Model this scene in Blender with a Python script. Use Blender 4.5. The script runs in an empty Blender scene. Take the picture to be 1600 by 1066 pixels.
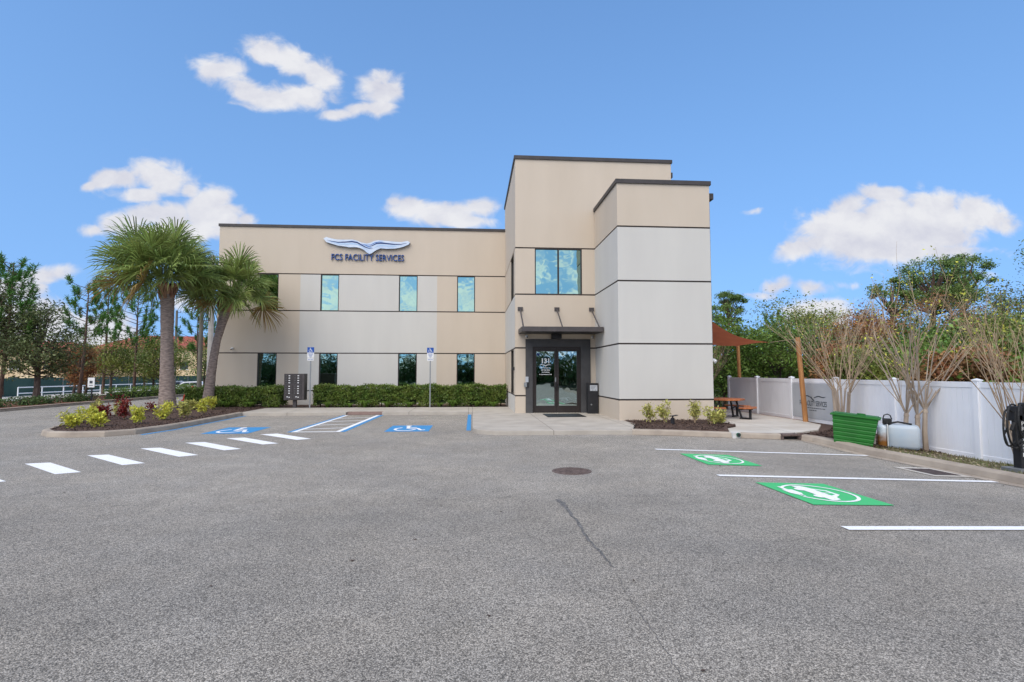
import bpy, math, random
import numpy as np
from mathutils import Vector, Matrix
S = bpy.context.scene
C = S.collection
R = math.radians
# ---------------------------------------------------------------- camera
cd = bpy.data.cameras.new('camera'); cam = bpy.data.objects.new('camera', cd); C.objects.link(cam)
cd.sensor_width = 36; cd.lens = 830/1600*36; cd.clip_start = .05; cd.clip_end = 3000
cam.location = (0, 0, 1.72)
cam.rotation_euler = (R(90)+math.atan(49/830), 0, -R(4.28))
S.camera = cam
# ---------------------------------------------------------------- world / sun
S.view_settings.view_transform = 'Standard'; S.view_settings.look = 'None'; S.view_settings.gamma = 1
S.view_settings.exposure = 0.70
SUN_EL, SUN_AZ = 50, 212          # azimuth clockwise from +Y
W = bpy.data.worlds.new('World'); S.world = W; W.use_nodes = True
nt = W.node_tree; N = nt.nodes; Lk = nt.links
for n in list(N): N.remove(n)
def nd(t, **k):
    n = N.new(t)
    for a, b in k.items(): setattr(n, a, b)
    return n
def mth(op, a, b=None, c=None, clamp=False):
    n = N.new('ShaderNodeMath'); n.operation = op; n.use_clamp = clamp
    for i, v in enumerate((a, b, c)):
        if v is None: continue
        if isinstance(v, (int, float)): n.inputs[i].default_value = v
        else: Lk.new(v, n.inputs[i])
    return n.outputs[0]
def sstep(x, a, b):
    n = N.new('ShaderNodeMapRange'); n.interpolation_type = 'SMOOTHSTEP'; Lk.new(x, n.inputs[0])
    n.inputs[1].default_value = a; n.inputs[2].default_value = b
    return n.outputs[0]
sky = nd('ShaderNodeTexSky', sky_type='NISHITA', sun_disc=False, sun_elevation=R(SUN_EL), sun_rotation=R(SUN_AZ))
sky.air_density = 1.0; sky.dust_density = 0.6; sky.ozone_density = 2.2
tc = nd('ShaderNodeTexCoord'); sp = nd('ShaderNodeSeparateXYZ'); Lk.new(tc.outputs['Generated'], sp.inputs[0])
X, Y_, Z = sp.outputs
sv = nd('ShaderNodeCombineXYZ'); Lk.new(X, sv.inputs[0]); Lk.new(Y_, sv.inputs[1]); Lk.new(mth('ADD', mth('MULTIPLY', mth('MAXIMUM', Z, 0), .40), .29), sv.inputs[2])
svn = nd('ShaderNodeVectorMath', operation='NORMALIZE'); Lk.new(sv.outputs[0], svn.inputs[0]); Lk.new(svn.outputs[0], sky.inputs[0])
ya = mth('MAXIMUM', mth('ABSOLUTE', Y_), .02)
U = mth('DIVIDE', X, ya); V = mth('DIVIDE', Z, ya)
cmb = nd('ShaderNodeCombineXYZ'); Lk.new(U, cmb.inputs[0]); Lk.new(mth('MULTIPLY', V, 1.35), cmb.inputs[1]); Lk.new(mth('MULTIPLY', sstep(Y_, -.1, .1), 7.0), cmb.inputs[2])
def noise(vec, scale, detail, rough, off=(0, 0, 0), dist=0):
    m = nd('ShaderNodeMapping'); m.inputs['Location'].default_value = off; Lk.new(vec, m.inputs[0])
    n = nd('ShaderNodeTexNoise'); n.inputs['Scale'].default_value = scale; n.inputs['Detail'].default_value = detail
    n.inputs['Roughness'].default_value = rough; n.inputs['Distortion'].default_value = dist
    Lk.new(m.outputs[0], n.inputs['Vector']); return n.outputs['Fac']
nz = noise(cmb.outputs[0], 9, 9, .58, dist=.25)
nzu = noise(cmb.outputs[0], 9, 9, .58, off=(.012, -.035, 0), dist=.25)
nzb = noise(cmb.outputs[0], 20, 6, .55, off=(5, 2, 0), dist=.6)
nzw = noise(cmb.outputs[0], 4, 3, .5, off=(3, 1, 0))
# cumulus clouds in front, as directions (u = x/y, v = z/y, half width, half height, tilt, weight)
BL = [(-0.478, 0.565, 0.044, 0.022, 0, 1), (-0.428, 0.529, 0.049, 0.022, -0.5, 1), (-0.367, 0.511, 0.064, 0.020, 0, 1), (-0.310, 0.519, 0.050, 0.027, 0, 1), (-0.394, 0.605, 0.042, 0.021, -0.2, 1), (-0.340, 0.586, 0.047, 0.024, -0.5, 1), (-0.289, 0.556, 0.040, 0.028, -0.7, 1), (-0.254, 0.488, 0.040, 0.011, 0.1, 0.95), (-0.215, 0.500, 0.036, 0.013, 0.2, 0.95), (-0.175, 0.537, 0.039, 0.030, 0, 1), (-0.175, 0.504, 0.031, 0.015, 0, 1), (-0.175, 0.558, 0.024, 0.022, 0, 0.95), (-0.694, 0.338, 0.018, 0.009, 0.5, 0.9), (-0.666, 0.353, 0.031, 0.017, 0.3, 1), (-0.632, 0.352, 0.033, 0.021, 0, 1), (-0.597, 0.363, 0.040, 0.024, 0, 1), (-0.565, 0.349, 0.045, 0.026, -0.2, 1), (-0.520, 0.334, 0.020, 0.016, -0.3, 0.95), (-0.611, 0.324, 0.045, 0.015, 0, 0.95), (-0.683, 0.256, 0.022, 0.011, 0, 0.9), (-0.647, 0.271, 0.033, 0.019, 0.3, 1), (-0.594, 0.286, 0.042, 0.024, 0.2, 1), (-0.547, 0.287, 0.045, 0.026, 0.1, 1), (-0.491, 0.294, 0.045, 0.034, 0, 1.1), (-0.467, 0.320, 0.025, 0.019, 0, 1), (-0.466, 0.285, 0.039, 0.029, 0, 1.1), (-0.418, 0.281, 0.021, 0.012, 0, 0.9), (-0.524, 0.257, 0.102, 0.019, 0, 1.1), (-0.119, 0.311, 0.043, 0.020, 0, 1), (-0.059, 0.300, 0.063, 0.022, 0, 1), (0.020, 0.318, 0.029, 0.020, 0, 1), (-0.023, 0.287, 0.056, 0.012, 0, 1), (-0.146, 0.320, 0.019, 0.010, 0, 0.9), (0.824, 0.362, 0.050, 0.016, 0, 1), (0.761, 0.335, 0.046, 0.026, 0.4, 1), (0.722, 0.292, 0.068, 0.031, 0.3, 1.1), (0.667, 0.255, 0.062, 0.023, 0.3, 1), (0.782, 0.275, 0.099, 0.045, 0, 1.3), (0.859, 0.295, 0.100, 0.050, 0, 1.3), (0.939, 0.339, 0.062, 0.027, 0, 1.1), (0.937, 0.294, 0.101, 0.042, 0, 1.3), (1.034, 0.326, 0.060, 0.029, -0.2, 1.1), (1.077, 0.311, 0.051, 0.027, -0.2, 1), (0.876, 0.246, 0.146, 0.020, 0.02, 1.05), (0.598, 0.170, 0.034, 0.017, 0.2, 0.85), (0.676, 0.168, 0.043, 0.017, 0, 0.85), (0.571, 0.151, 0.034, 0.009, 0, 0.7), (0.692, 0.118, 0.072, 0.026, 0, 1.05), (1.049, 0.198, 0.031, 0.011, 0, 0.6), (0.557, 0.320, 0.029, 0.008, 0.1, 0.55), (0.755, 0.172, 0.054, 0.009, 0, 0.5), (-0.757, 0.174, 0.043, 0.017, 0.2, 0.95), (-0.804, 0.150, 0.047, 0.025, 0, 1), (-0.785, 0.087, 0.075, 0.048, 0, 1.05), (-0.671, 0.071, 0.076, 0.039, 0, 0.9), (-0.516, 0.025, 0.089, 0.028, 0, 0.8), (-0.519, 0.124, 0.045, 0.021, 0, 0.55)]
acc = None
for (u, v, a, b, t, w) in BL:
    c, s = math.cos(t), math.sin(t)
    du = mth('SUBTRACT', U, u); dv = mth('SUBTRACT', V, v)
    p = mth('ADD', mth('MULTIPLY', du, c/a), mth('MULTIPLY', dv, s/a))
    q = mth('ADD', mth('MULTIPLY', du, -s/b), mth('MULTIPLY', dv, c/b))
    r2 = mth('ADD', mth('MULTIPLY', p, p), mth('MULTIPLY', q, q))
    e = mth('MULTIPLY', mth('EXPONENT', mth('MULTIPLY', r2, -.58)), w)
    acc = e if acc is None else mth('MAXIMUM', acc, e)
front = mth('MULTIPLY', acc, sstep(Y_, -.02, .06))
# the sky behind the viewer is mostly broken cumulus (seen mirrored in the windows)
back = mth('MULTIPLY', sstep(Y_, .02, -.1), mth('ADD', mth('ADD', mth('MULTIPLY', nzw, 1.0), mth('MULTIPLY', nzb, 2.2)), -1.06))
base = mth('ADD', front, mth('MAXIMUM', back, 0))
dens = mth('ADD', base, mth('ADD', mth('MULTIPLY', mth('SUBTRACT', nz, .5), .7), mth('MULTIPLY', mth('SUBTRACT', nzb, .5), 1.1)))
alpha = mth('MULTIPLY', sstep(dens, .29, .84), sstep(base, .02, .2))
shade = mth('SUBTRACT', nz, nzu)
lit = mth('ADD', mth('MULTIPLY', shade, 2.6), mth('ADD', .62, mth('MULTIPLY', mth('SUBTRACT', nzw, .5), .5)), clamp=True)
cr = nd('ShaderNodeMix', data_type='RGBA'); Lk.new(lit, cr.inputs[0]); cr.inputs[6].default_value = (.385, .395, .46, 1); cr.inputs[7].default_value = (.51, .515, .54, 1)
hs = nd('ShaderNodeHueSaturation'); hs.inputs['Saturation'].default_value = 1.15; hs.inputs['Value'].default_value = .149
Lk.new(sky.outputs[0], hs.inputs['Color'])
# clouds near the sun (behind the viewer) are brighter than those opposite it
cb_ = nd('ShaderNodeVectorMath', operation='SCALE'); Lk.new(cr.outputs[2], cb_.inputs[0]); Lk.new(mth('ADD', 1.0, mth('MULTIPLY', sstep(Y_, .1, -.5), .95)), cb_.inputs['Scale'])
mx = nd('ShaderNodeMix', data_type='RGBA'); Lk.new(alpha, mx.inputs[0]); Lk.new(hs.outputs[0], mx.inputs[6]); Lk.new(cb_.outputs[0], mx.inputs[7])
bg = nd('ShaderNodeBackground'); bg.inputs[1].default_value = 1.0; Lk.new(mx.outputs[2], bg.inputs[0])
wo = nd('ShaderNodeOutputWorld'); Lk.new(bg.outputs[0], wo.inputs[0])
sl = bpy.data.lights.new('sun', 'SUN'); sl.energy = 1.8; sl.angle = R(58); sl.color = (1, .92, .82)
sun = bpy.data.objects.new('sun', sl); C.objects.link(sun)
sd = Vector((math.sin(R(SUN_AZ))*math.cos(R(SUN_EL)), math.cos(R(SUN_AZ))*math.cos(R(SUN_EL)), math.sin(R(SUN_EL))))
sun.rotation_euler = sd.to_track_quat('Z', 'Y').to_euler(); sun.location = sd*50

# ---------------------------------------------------------------- materials
def mat(name, col, col2=None, scale=3, rough=.8, bump=0, bscale=None, metal=0, detail=6, ramp=(.35, .65), spec=.3, island=0, trans=0, stretch=None):
    m = bpy.data.materials.new(name); m.use_nodes = True
    t = m.node_tree; n = t.nodes; l = t.links; p = n['Principled BSDF']
    p.inputs['Roughness'].default_value = rough; p.inputs['Metallic'].default_value = metal
    p.inputs['Specular IOR Level'].default_value = spec
    co = n.new('ShaderNodeTexCoord'); src = co.outputs['Object']
    if stretch:
        mp = n.new('ShaderNodeMapping'); mp.inputs['Scale'].default_value = stretch; l.new(src, mp.inputs[0]); src = mp.outputs[0]
    out = None
    if col2:
        nz = n.new('ShaderNodeTexNoise'); nz.inputs['Scale'].default_value = scale; nz.inputs['Detail'].default_value = detail; l.new(src, nz.inputs['Vector'])
        r = n.new('ShaderNodeMapRange'); r.inputs[1].default_value = ramp[0]; r.inputs[2].default_value = ramp[1]; l.new(nz.outputs['Fac'], r.inputs[0])
        mi = n.new('ShaderNodeMix'); mi.data_type = 'RGBA'; l.new(r.outputs[0], mi.inputs[0])
        mi.inputs[6].default_value = (*col, 1); mi.inputs[7].default_value = (*col2, 1); out = mi.outputs[2]
    else:
        rgb = n.new('ShaderNodeRGB'); rgb.outputs[0].default_value = (*col, 1); out = rgb.outputs[0]
    if island:
        g = n.new('ShaderNodeNewGeometry'); rr = n.new('ShaderNodeMapRange'); l.new(g.outputs['Random Per Island'], rr.inputs[0])
        rr.inputs[3].default_value = 1-island; rr.inputs[4].default_value = 1+island
        h = n.new('ShaderNodeHueSaturation'); l.new(rr.outputs[0], h.inputs['Value']); l.new(out, h.inputs['Color']); out = h.outputs[0]
        r3 = n.new('ShaderNodeMapRange'); l.new(g.outputs['Random Per Island'], r3.inputs[0]); r3.inputs[3].default_value = .485; r3.inputs[4].default_value = .515; l.new(r3.outputs[0], h.inputs['Hue'])
    l.new(out, p.inputs['Base Color'])
    if bump:
        b2 = n.new('ShaderNodeTexNoise'); b2.inputs['Scale'].default_value = bscale or scale*8; b2.inputs['Detail'].default_value = 4; l.new(src, b2.inputs['Vector'])
        bp = n.new('ShaderNodeBump'); bp.inputs['Strength'].default_value = bump; bp.inputs['Distance'].default_value = .01
        l.new(b2.outputs['Fac'], bp.inputs['Height']); l.new(bp.outputs[0], p.inputs['Normal'])
    if trans:
        tr = n.new('ShaderNodeBsdfTranslucent'); l.new(out, tr.inputs[0]); ms = n.new('ShaderNodeMixShader'); ms.inputs[0].default_value = trans
        l.new(p.outputs[0], ms.inputs[1]); l.new(tr.outputs[0], ms.inputs[2]); l.new(ms.outputs[0], n['Material Output'].inputs[0])
    return m
def leafmat(name, a, b, island=.35, rough=.55, trans=.25, scale=1.2):
    return mat(name, a, b, scale=scale, rough=rough, island=island, trans=trans, detail=2)
M = {}
M['beige'] = mat('beige_stucco', (.545, .465, .368), (.512, .434, .34), 1.5, .9, .3, 160, stretch=(1, 1, .22), ramp=(.3, .75))
M['grey'] = mat('grey_stucco', (.55, .53, .48), (.515, .495, .45), 1.5, .9, .3, 160, stretch=(1, 1, .22), ramp=(.3, .75))
M['reveal'] = mat('dark_reveal', (.05, .04, .035), rough=.8)
M['bronze'] = mat('dark_bronze', (.045, .036, .032), (.035, .028, .025), 2, .45, metal=.3)
M['cap'] = mat('parapet_metal', (.06, .052, .05), (.045, .04, .038), 3, .5)
M['surround'] = mat('charcoal_surround', (.075, .073, .072), (.055, .054, .054), 2.5, .7, .1, 90)
M['black'] = mat('black_paint', (.016, .016, .018), (.024, .024, .026), 6, .45)
M['blackrub'] = mat('black_rubber', (.012, .012, .012), (.02, .02, .02), 20, .6)
M['white'] = mat('white_paint', (.74, .74, .72), (.66, .66, .64), 4, .6)
M['vinyl'] = mat('white_vinyl', (.87, .88, .90), (.74, .745, .76), 1.4, .45, stretch=(1, 1, .4), ramp=(.3, .75))
M['conc'] = mat('concrete', (.44, .40, .34), (.36, .325, .275), 1.6, .9, .35, 60)
M['conc2'] = mat('patio_concrete', (.55, .52, .46), (.44, .40, .34), .8, .9, .3, 60)
M['curb'] = mat('curb_concrete', (.38, .325, .26), (.27, .225, .18), 2.2, .9, .4, 50, ramp=(.35, .7))
M['mulch'] = mat('mulch', (.05, .03, .022), (.12, .075, .055), 26, .95, 1.0, 40)
M['pmulch'] = mat('pine_straw', (.20, .075, .04), (.11, .05, .03), 6, .95, .8, 30)
M['chip'] = mat('mulch_chip', (.085, .05, .037), (.055, .034, .026), 9, .95, island=.6)
M['steel'] = mat('galvanised_steel', (.30, .31, .31), (.24, .25, .25), 12, .45, metal=.6)
M['iron'] = mat('rusty_iron', (.085, .06, .052), (.16, .12, .105), 14, .8, .4, 60)
M['wood'] = mat('varnished_pine', (.44, .21, .075), (.30, .13, .045), 3, .6, .2, 30, stretch=(6, 6, .6))
M['terra'] = mat('orange_slat', (.50, .19, .075), (.38, .12, .045), 4, .5, stretch=(8, 1, 1))
M['sail'] = mat('terracotta_fabric', (.46, .14, .065), (.40, .115, .055), 2, .85, .2, 200, trans=.35)
M['green_bin'] = mat('green_plastic', (.018, .15, .02), (.014, .12, .016), 3, .5, .2, 30)
M['blue'] = mat('parking_blue', (.04, .24, .50), (.17, .27, .36), 26, .8, ramp=(.54, .78))
M['evgreen'] = mat('ev_green', (.06, .47, .16), (.17, .38, .20), 30, .75, ramp=(.55, .82))
M['lineW'] = mat('road_white', (.80, .80, .79), (.46, .45, .44), 38, .8, ramp=(.56, .76))
M['signblue'] = mat('sign_blue', (.006, .07, .32), rough=.4)
M['navy'] = mat('navy_letter', (.008, .03, .12), (.012, .04, .15), 5, .35)
M['midblue'] = mat('mid_blue', (.03, .14, .42), rough=.4)
M['paleblue'] = mat('pale_blue', (.35, .50, .68), rough=.4)
M['trunk_palm'] = mat('palm_trunk', (.32, .25, .21), (.17, .13, .11), 7, .95, .9, 25, stretch=(1, 1, 3))
M['boot'] = mat('palm_boot', (.42, .26, .16), (.22, .12, .07), 6, .9, island=.3)
M['bark'] = mat('bark', (.16, .12, .095), (.08, .06, .05), 9, .95, .8, 30, stretch=(1, 1, .3))
M['barkp'] = mat('pine_bark', (.17, .105, .075), (.08, .055, .045), 7, .95, .9, 20, stretch=(1, 1, .4))
M['crape'] = mat('crape_bark', (.38, .31, .24), (.24, .185, .14), 5, .8, .3, 20, stretch=(1, 1, .3))
M['twig'] = mat('crape_twig', (.42, .31, .20), (.28, .20, .13), 3, .8)
M['palm'] = leafmat('palm_leaf', (.29, .35, .095), (.17, .235, .07), .45, .42, .3)
M['palmy'] = leafmat('palm_leaf_dry', (.33, .22, .07), (.22, .14, .05), .3)
M['hedge'] = leafmat('hedge_leaf', (.10, .16, .03), (.19, .24, .05), .6, .4, .3, 2.5)
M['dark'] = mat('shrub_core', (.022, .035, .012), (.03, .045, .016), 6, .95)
M['yellow'] = leafmat('yellow_leaf', (.72, .66, .09), (.38, .42, .07), .3, .5, .3, 14)
M['yellow2'] = leafmat('cream_leaf', (.60, .54, .16), (.26, .28, .07), .3, .5, .3, 14)
M['red'] = leafmat('red_leaf', (.26, .028, .02), (.12, .02, .022), .4, .4, .2, 10)
M['lime'] = leafmat('lime_leaf', (.16, .25, .04), (.10, .18, .03), .3, .5, .3, 4)
M['ndl'] = leafmat('pine_needle', (.07, .19, .035), (.12, .24, .045), .45, .5, .2, .6)
M['ndl2'] = leafmat('old_pine_needle', (.10, .18, .045), (.18, .24, .06), .4, .5, .2, .4)
M['oak'] = leafmat('oak_leaf', (.14, .165, .06), (.09, .115, .045), .45, .5, .2, .6)
M['olive'] = leafmat('olive_leaf', (.24, .26, .05), (.13, .18, .045), .4, .5, .25, .7)
M['green'] = leafmat('green_leaf', (.09, .17, .032), (.17, .25, .045), .45, .5, .25, .7)
M['rust'] = leafmat('rust_leaf', (.38, .16, .065), (.22, .14, .06), .4, .6, .25, .9)
M['deepg'] = leafmat('deep_green_leaf', (.05, .09, .026), (.08, .125, .032), .45, .5, .2, .7)
M['grass'] = leafmat('grass_blade', (.13, .16, .045), (.20, .18, .08), .4, .8, .2, 3)
M['grassg'] = mat('grass_soil', (.10, .10, .045), (.15, .115, .07), 5, .95, .8, 30)
M['soil'] = mat('soil', (.07, .075, .03), (.11, .09, .05), .6, .95)
M['screen'] = mat('green_screen', (.035, .075, .06), (.05, .095, .075), .6, .9)
M['wallb'] = mat('far_wall', (.60, .44, .25), (.66, .52, .33), .4, .9)
M['tile'] = mat('red_tile', (.34, .085, .06), (.26, .07, .05), 1.5, .85)
M['winD'] = mat('dark_window', (.03, .04, .045), rough=.2)
M['rail'] = mat('white_rail', (.78, .78, .78), rough=.4)
M['wpole'] = mat('wood_pole', (.15, .14, .115), (.10, .095, .08), 3, .9, .3, 20, stretch=(2, 2, .3))
M['cpole'] = mat('concrete_pole', (.52, .50, .46), (.44, .42, .39), 3, .85)
M['carw'] = mat('white_car_paint', (.70, .71, .72), rough=.25, spec=.6)
M['cars'] = mat('silver_car_paint', (.30, .34, .40), rough=.28, metal=.5)
M['carg'] = mat('car_glass', (.02, .03, .04), rough=.08, spec=.8)
M['redpaint'] = mat('red_enamel', (.42, .035, .02), (.30, .03, .02), 8, .5)
M['tankc'] = mat('tank_plastic', (.52, .62, .70), (.60, .66, .70), 3, .45, trans=.3)
M['tankr'] = mat('rust_stain', (.30, .13, .03), (.50, .42, .30), 3.5, .6)
M['grey2'] = mat('sign_grey', (.40, .42, .44), (.44, .46, .48), 2, .7)
M['dkgrey'] = mat('dark_grey_metal', (.075, .066, .064), (.06, .052, .05), 5, .5)
M['dkgrey2'] = mat('sign_ink', (.05, .06, .07), rough=.6)
M['rope'] = mat('rope', (.35, .28, .18), rough=.8)
M['tear'] = mat('asphalt_tar', (.06, .057, .054), (.21, .20, .185), 30, .85, .5, 90)
def glassmat(name, tint, rough=.02, wob=.02):
    m = mat(name, tint, rough=rough, metal=1.0)
    n = m.node_tree.nodes; l = m.node_tree.links; p = n['Principled BSDF']
    co = n.new('ShaderNodeTexCoord'); nz = n.new('ShaderNodeTexNoise'); nz.inputs['Scale'].default_value = 1.3; l.new(co.outputs['Object'], nz.inputs['Vector'])
    bp = n.new('ShaderNodeBump'); bp.inputs['Strength'].default_value = wob; bp.inputs['Distance'].default_value = .3; l.new(nz.outputs['Fac'], bp.inputs['Height']); l.new(bp.outputs[0], p.inputs['Normal'])
    return m
M['glass'] = glassmat('teal_reflective_glass', (.31, .46, .40))
M['dglass'] = glassmat('door_glass', (.45, .55, .52))
# asphalt
def asphalt():
    m = bpy.data.materials.new('worn_asphalt'); m.use_nodes = True
    t = m.node_tree; n = t.nodes; l = t.links; p = n['Principled BSDF']; p.inputs['Roughness'].default_value = .85; p.inputs['Specular IOR Level'].default_value = .3
    co = n.new('ShaderNodeTexCoord').outputs['Object']
    def nz(s, d=3, r=.6):
        q = n.new('ShaderNodeTexNoise'); q.inputs['Scale'].default_value = s; q.inputs['Detail'].default_value = d; q.inputs['Roughness'].default_value = r; l.new(co, q.inputs['Vector']); return q.outputs['Fac']
    def mr(x, a, b, c, d):
        q = n.new('ShaderNodeMapRange'); l.new(x, q.inputs[0])
        for i, v in enumerate((a, b, c, d)): q.inputs[i+1].default_value = v
        return q.outputs[0]
    def mul(a, b):
        q = n.new('ShaderNodeMath'); q.operation = 'MULTIPLY'; l.new(a, q.inputs[0]); l.new(b, q.inputs[1]); return q.outputs[0]
    vo = n.new('ShaderNodeTexVoronoi'); vo.inputs['Scale'].default_value = 120; l.new(co, vo.inputs['Vector'])
    sep = n.new('ShaderNodeSeparateColor'); l.new(vo.outputs['Color'], sep.inputs[0])
    grain = mr(sep.outputs[0], 0, 1, .42, 1.62)
    gap = mr(vo.outputs['Distance'], .2, .75, 1.12, .45)
    big = mul(mr(nz(.35, 4), .3, .7, .84, 1.12), mr(nz(3.4, 3), .70, .76, 1.0, .78))
    med = mul(mr(nz(2.2, 5), .3, .7, .90, 1.1), mr(nz(.9, 7, .65), .62, .72, 1.0, .86))
    fin = mr(nz(28, 4, .7), .3, .7, .78, 1.22)
    # older, coarser and darker course in the near part, seam at y = 7.35 with ragged edge
    sy = n.new('ShaderNodeSeparateXYZ'); l.new(co, sy.inputs[0])
    ad = n.new('ShaderNodeMath'); ad.operation = 'ADD'; l.new(sy.outputs[1], ad.inputs[0]); l.new(mr(nz(1.5, 6), 0, 1, -.35, .35), ad.inputs[1])
    seam = mr(ad.outputs[0], 7.1, 7.9, .88, 1.0)
    v = mul(mul(mul(grain, gap), mul(big, med)), mul(fin, seam))
    # sparse old tyre polish streaks along x
    mi = n.new('ShaderNodeMix'); mi.data_type = 'RGBA'; l.new(mr(nz(.6, 3), .35, .65, 0, 1), mi.inputs[0])
    mi.inputs[6].default_value = (.395, .355, .295, 1); mi.inputs[7].default_value = (.365, .335, .288, 1)
    sc = n.new('ShaderNodeVectorMath'); sc.operation = 'SCALE'; l.new(mi.outputs[2], sc.inputs[0]); l.new(v, sc.inputs['Scale'])
    l.new(sc.outputs[0], p.inputs['Base Color'])
    bp = n.new('ShaderNodeBump'); bp.inputs['Strength'].default_value = .5; bp.inputs['Distance'].default_value = .006; l.new(vo.outputs['Distance'], bp.inputs['Height']); bp.invert = True
    l.new(bp.outputs[0], p.inputs['Normal'])
    return m
M['asphalt'] = asphalt()
def joint(m, w, h, off=(0, 0, 0)):
    n = m.node_tree.nodes; l = m.node_tree.links; p = n['Principled BSDF']; src = p.inputs['Base Color'].links[0].from_socket
    co = n.new('ShaderNodeTexCoord'); mp = n.new('ShaderNodeMapping'); mp.inputs['Location'].default_value = off; l.new(co.outputs['Object'], mp.inputs[0])
    b = n.new('ShaderNodeTexBrick'); b.offset = 0; b.inputs['Scale'].default_value = 1; b.inputs['Brick Width'].default_value = w; b.inputs['Row Height'].default_value = h; b.inputs['Mortar Size'].default_value = .009
    b.inputs['Mortar Smooth'].default_value = .3
    l.new(mp.outputs[0], b.inputs['Vector']); mi = n.new('ShaderNodeMix'); mi.data_type = 'RGBA'; l.new(b.outputs['Fac'], mi.inputs[0]); l.new(src, mi.inputs[6]); mi.inputs[7].default_value = (.13, .115, .10, 1); l.new(mi.outputs[2], p.inputs['Base Color'])
joint(M['conc'], 2.4, 2.0, (.15, .35, 0)); joint(M['conc2'], 3.0, 3.0, (0, .6, 0))

# ---------------------------------------------------------------- helpers
WO = {}
def tag(o, label=None, cat=None, group=None, kind=None):
    if label: o['label'] = label
    if cat: o['category'] = cat
    if group: o['group'] = group
    if kind: o['kind'] = kind
    return o
def empty(name, loc, label, cat, group=None, rz=0):
    o = bpy.data.objects.new(name, None); C.objects.link(o); o.location = loc; o.empty_display_size = .2; o.rotation_euler.z = rz
    WO[o.name] = Vector(loc); return tag(o, label, cat, group)
def link(name, me, m, parent=None, smooth=False):
    me.name = name; me.materials.append(m)
    if smooth: me.polygons.foreach_set('use_smooth', [True]*len(me.polygons))
    o = bpy.data.objects.new(name, me); C.objects.link(o)
    if parent is not None:
        o.parent = parent; w = WO.get(parent.name, Vector((0, 0, 0))); WO[o.name] = w
        if w.length > 0: me.transform(Matrix.Translation(-w))
    else: WO[o.name] = Vector((0, 0, 0))
    return o
def rebase(o, loc):            # put a mesh's origin at its base
    o.data.transform(Matrix.Translation(-Vector(loc))); o.location = loc; WO[o.name] = Vector(loc); return o
class MB:
    def __init__(s): s.v = []; s.f = []
    def add(s, vs, fs):
        b = len(s.v); s.v += [tuple(p) for p in vs]; s.f += [tuple(b+i for i in f) for f in fs]; return s
    def bx(s, x0, x1, y0, y1, z0, z1):
        return s.add([(x0, y0, z0), (x1, y0, z0), (x1, y1, z0), (x0, y1, z0), (x0, y0, z1), (x1, y0, z1), (x1, y1, z1), (x0, y1, z1)],
                     [(3, 2, 1, 0), (4, 5, 6, 7), (0, 1, 5, 4), (1, 2, 6, 5), (2, 3, 7, 6), (3, 0, 4, 7)])
    def obx(s, c, sx, sy, sz, rz=0, rx=0, ry=0):
        m = Matrix.Translation(c) @ Matrix.Rotation(rz, 4, 'Z') @ Matrix.Rotation(rx, 4, 'X') @ Matrix.Rotation(ry, 4, 'Y')
        t = MB().bx(-sx/2, sx/2, -sy/2, sy/2, -sz/2, sz/2)
        return s.add([m @ Vector(p) for p in t.v], t.f)
    def tube(s, pts, rad, n=6, cap=True):
        pts = [Vector(p) for p in pts]
        if isinstance(rad, (int, float)): rad = [rad]*len(pts)
        vs = []; fs = []; up = None
        for i, p in enumerate(pts):
            d = (pts[min(i+1, len(pts)-1)]-pts[max(i-1, 0)])
            d = d.normalized() if d.length > 1e-9 else Vector((0, 0, 1))
            if up is None: up = d.orthogonal().normalized()
            u = (up - d*up.dot(d)); u = u.normalized() if u.length > 1e-6 else d.orthogonal().normalized()
            up = u; w = d.cross(u)
            for k in range(n):
                a = 2*math.pi*k/n; vs.append(p+(u*math.cos(a)+w*math.sin(a))*rad[i])
        for i in range(len(pts)-1):
            for k in range(n):
                k2 = (k+1) % n; fs.append((i*n+k, i*n+k2, (i+1)*n+k2, (i+1)*n+k))
        if cap: fs.append(tuple(reversed(range(n)))); fs.append(tuple((len(pts)-1)*n+k for k in range(n)))
        return s.add(vs, fs)
    def prism(s, poly, z0, z1):          # poly ccw seen from above; z may be callables
        n = len(poly); g = lambda z, p: z(*p) if callable(z) else z
        vs = [(p[0], p[1], g(z0, p)) for p in poly]+[(p[0], p[1], g(z1, p)) for p in poly]
        fs = [tuple(reversed(range(n))), tuple(range(n, 2*n))]+[(i, (i+1) % n, n+(i+1) % n, n+i) for i in range(n)]
        return s.add(vs, fs)
    def xprism(s, poly, y0, y1):         # poly in (x,z), thickness along y
        n = len(poly); vs = [(p[0], y0, p[1]) for p in poly]+[(p[0], y1, p[1]) for p in poly]
        return s.add(vs, [tuple(range(n)), tuple(reversed(range(n, 2*n)))]+[(i, (i+1) % n, n+(i+1) % n, n+i) for i in range(n)])
    def xf(s, m): s.v = [tuple(m @ Vector(p)) for p in s.v]; return s
    def build(s, name, m, parent=None, smooth=False, bevel=0, fix=True):
        me = bpy.data.meshes.new(name); me.from_pydata(s.v, [], s.f); me.update()
        if fix:
            import bmesh
            b = bmesh.new(); b.from_mesh(me)
            if bevel:
                bmesh.ops.remove_doubles(b, verts=b.verts, dist=1e-5)
                bmesh.ops.bevel(b, geom=[e for e in b.edges if len(e.link_faces) == 2 and e.calc_face_angle(0) > .6], offset=bevel, segments=2, affect='EDGES', profile=.5)
            bmesh.ops.recalc_face_normals(b, faces=b.faces); b.to_mesh(me); b.free()
        return link(name, me, m, parent, smooth)
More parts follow.
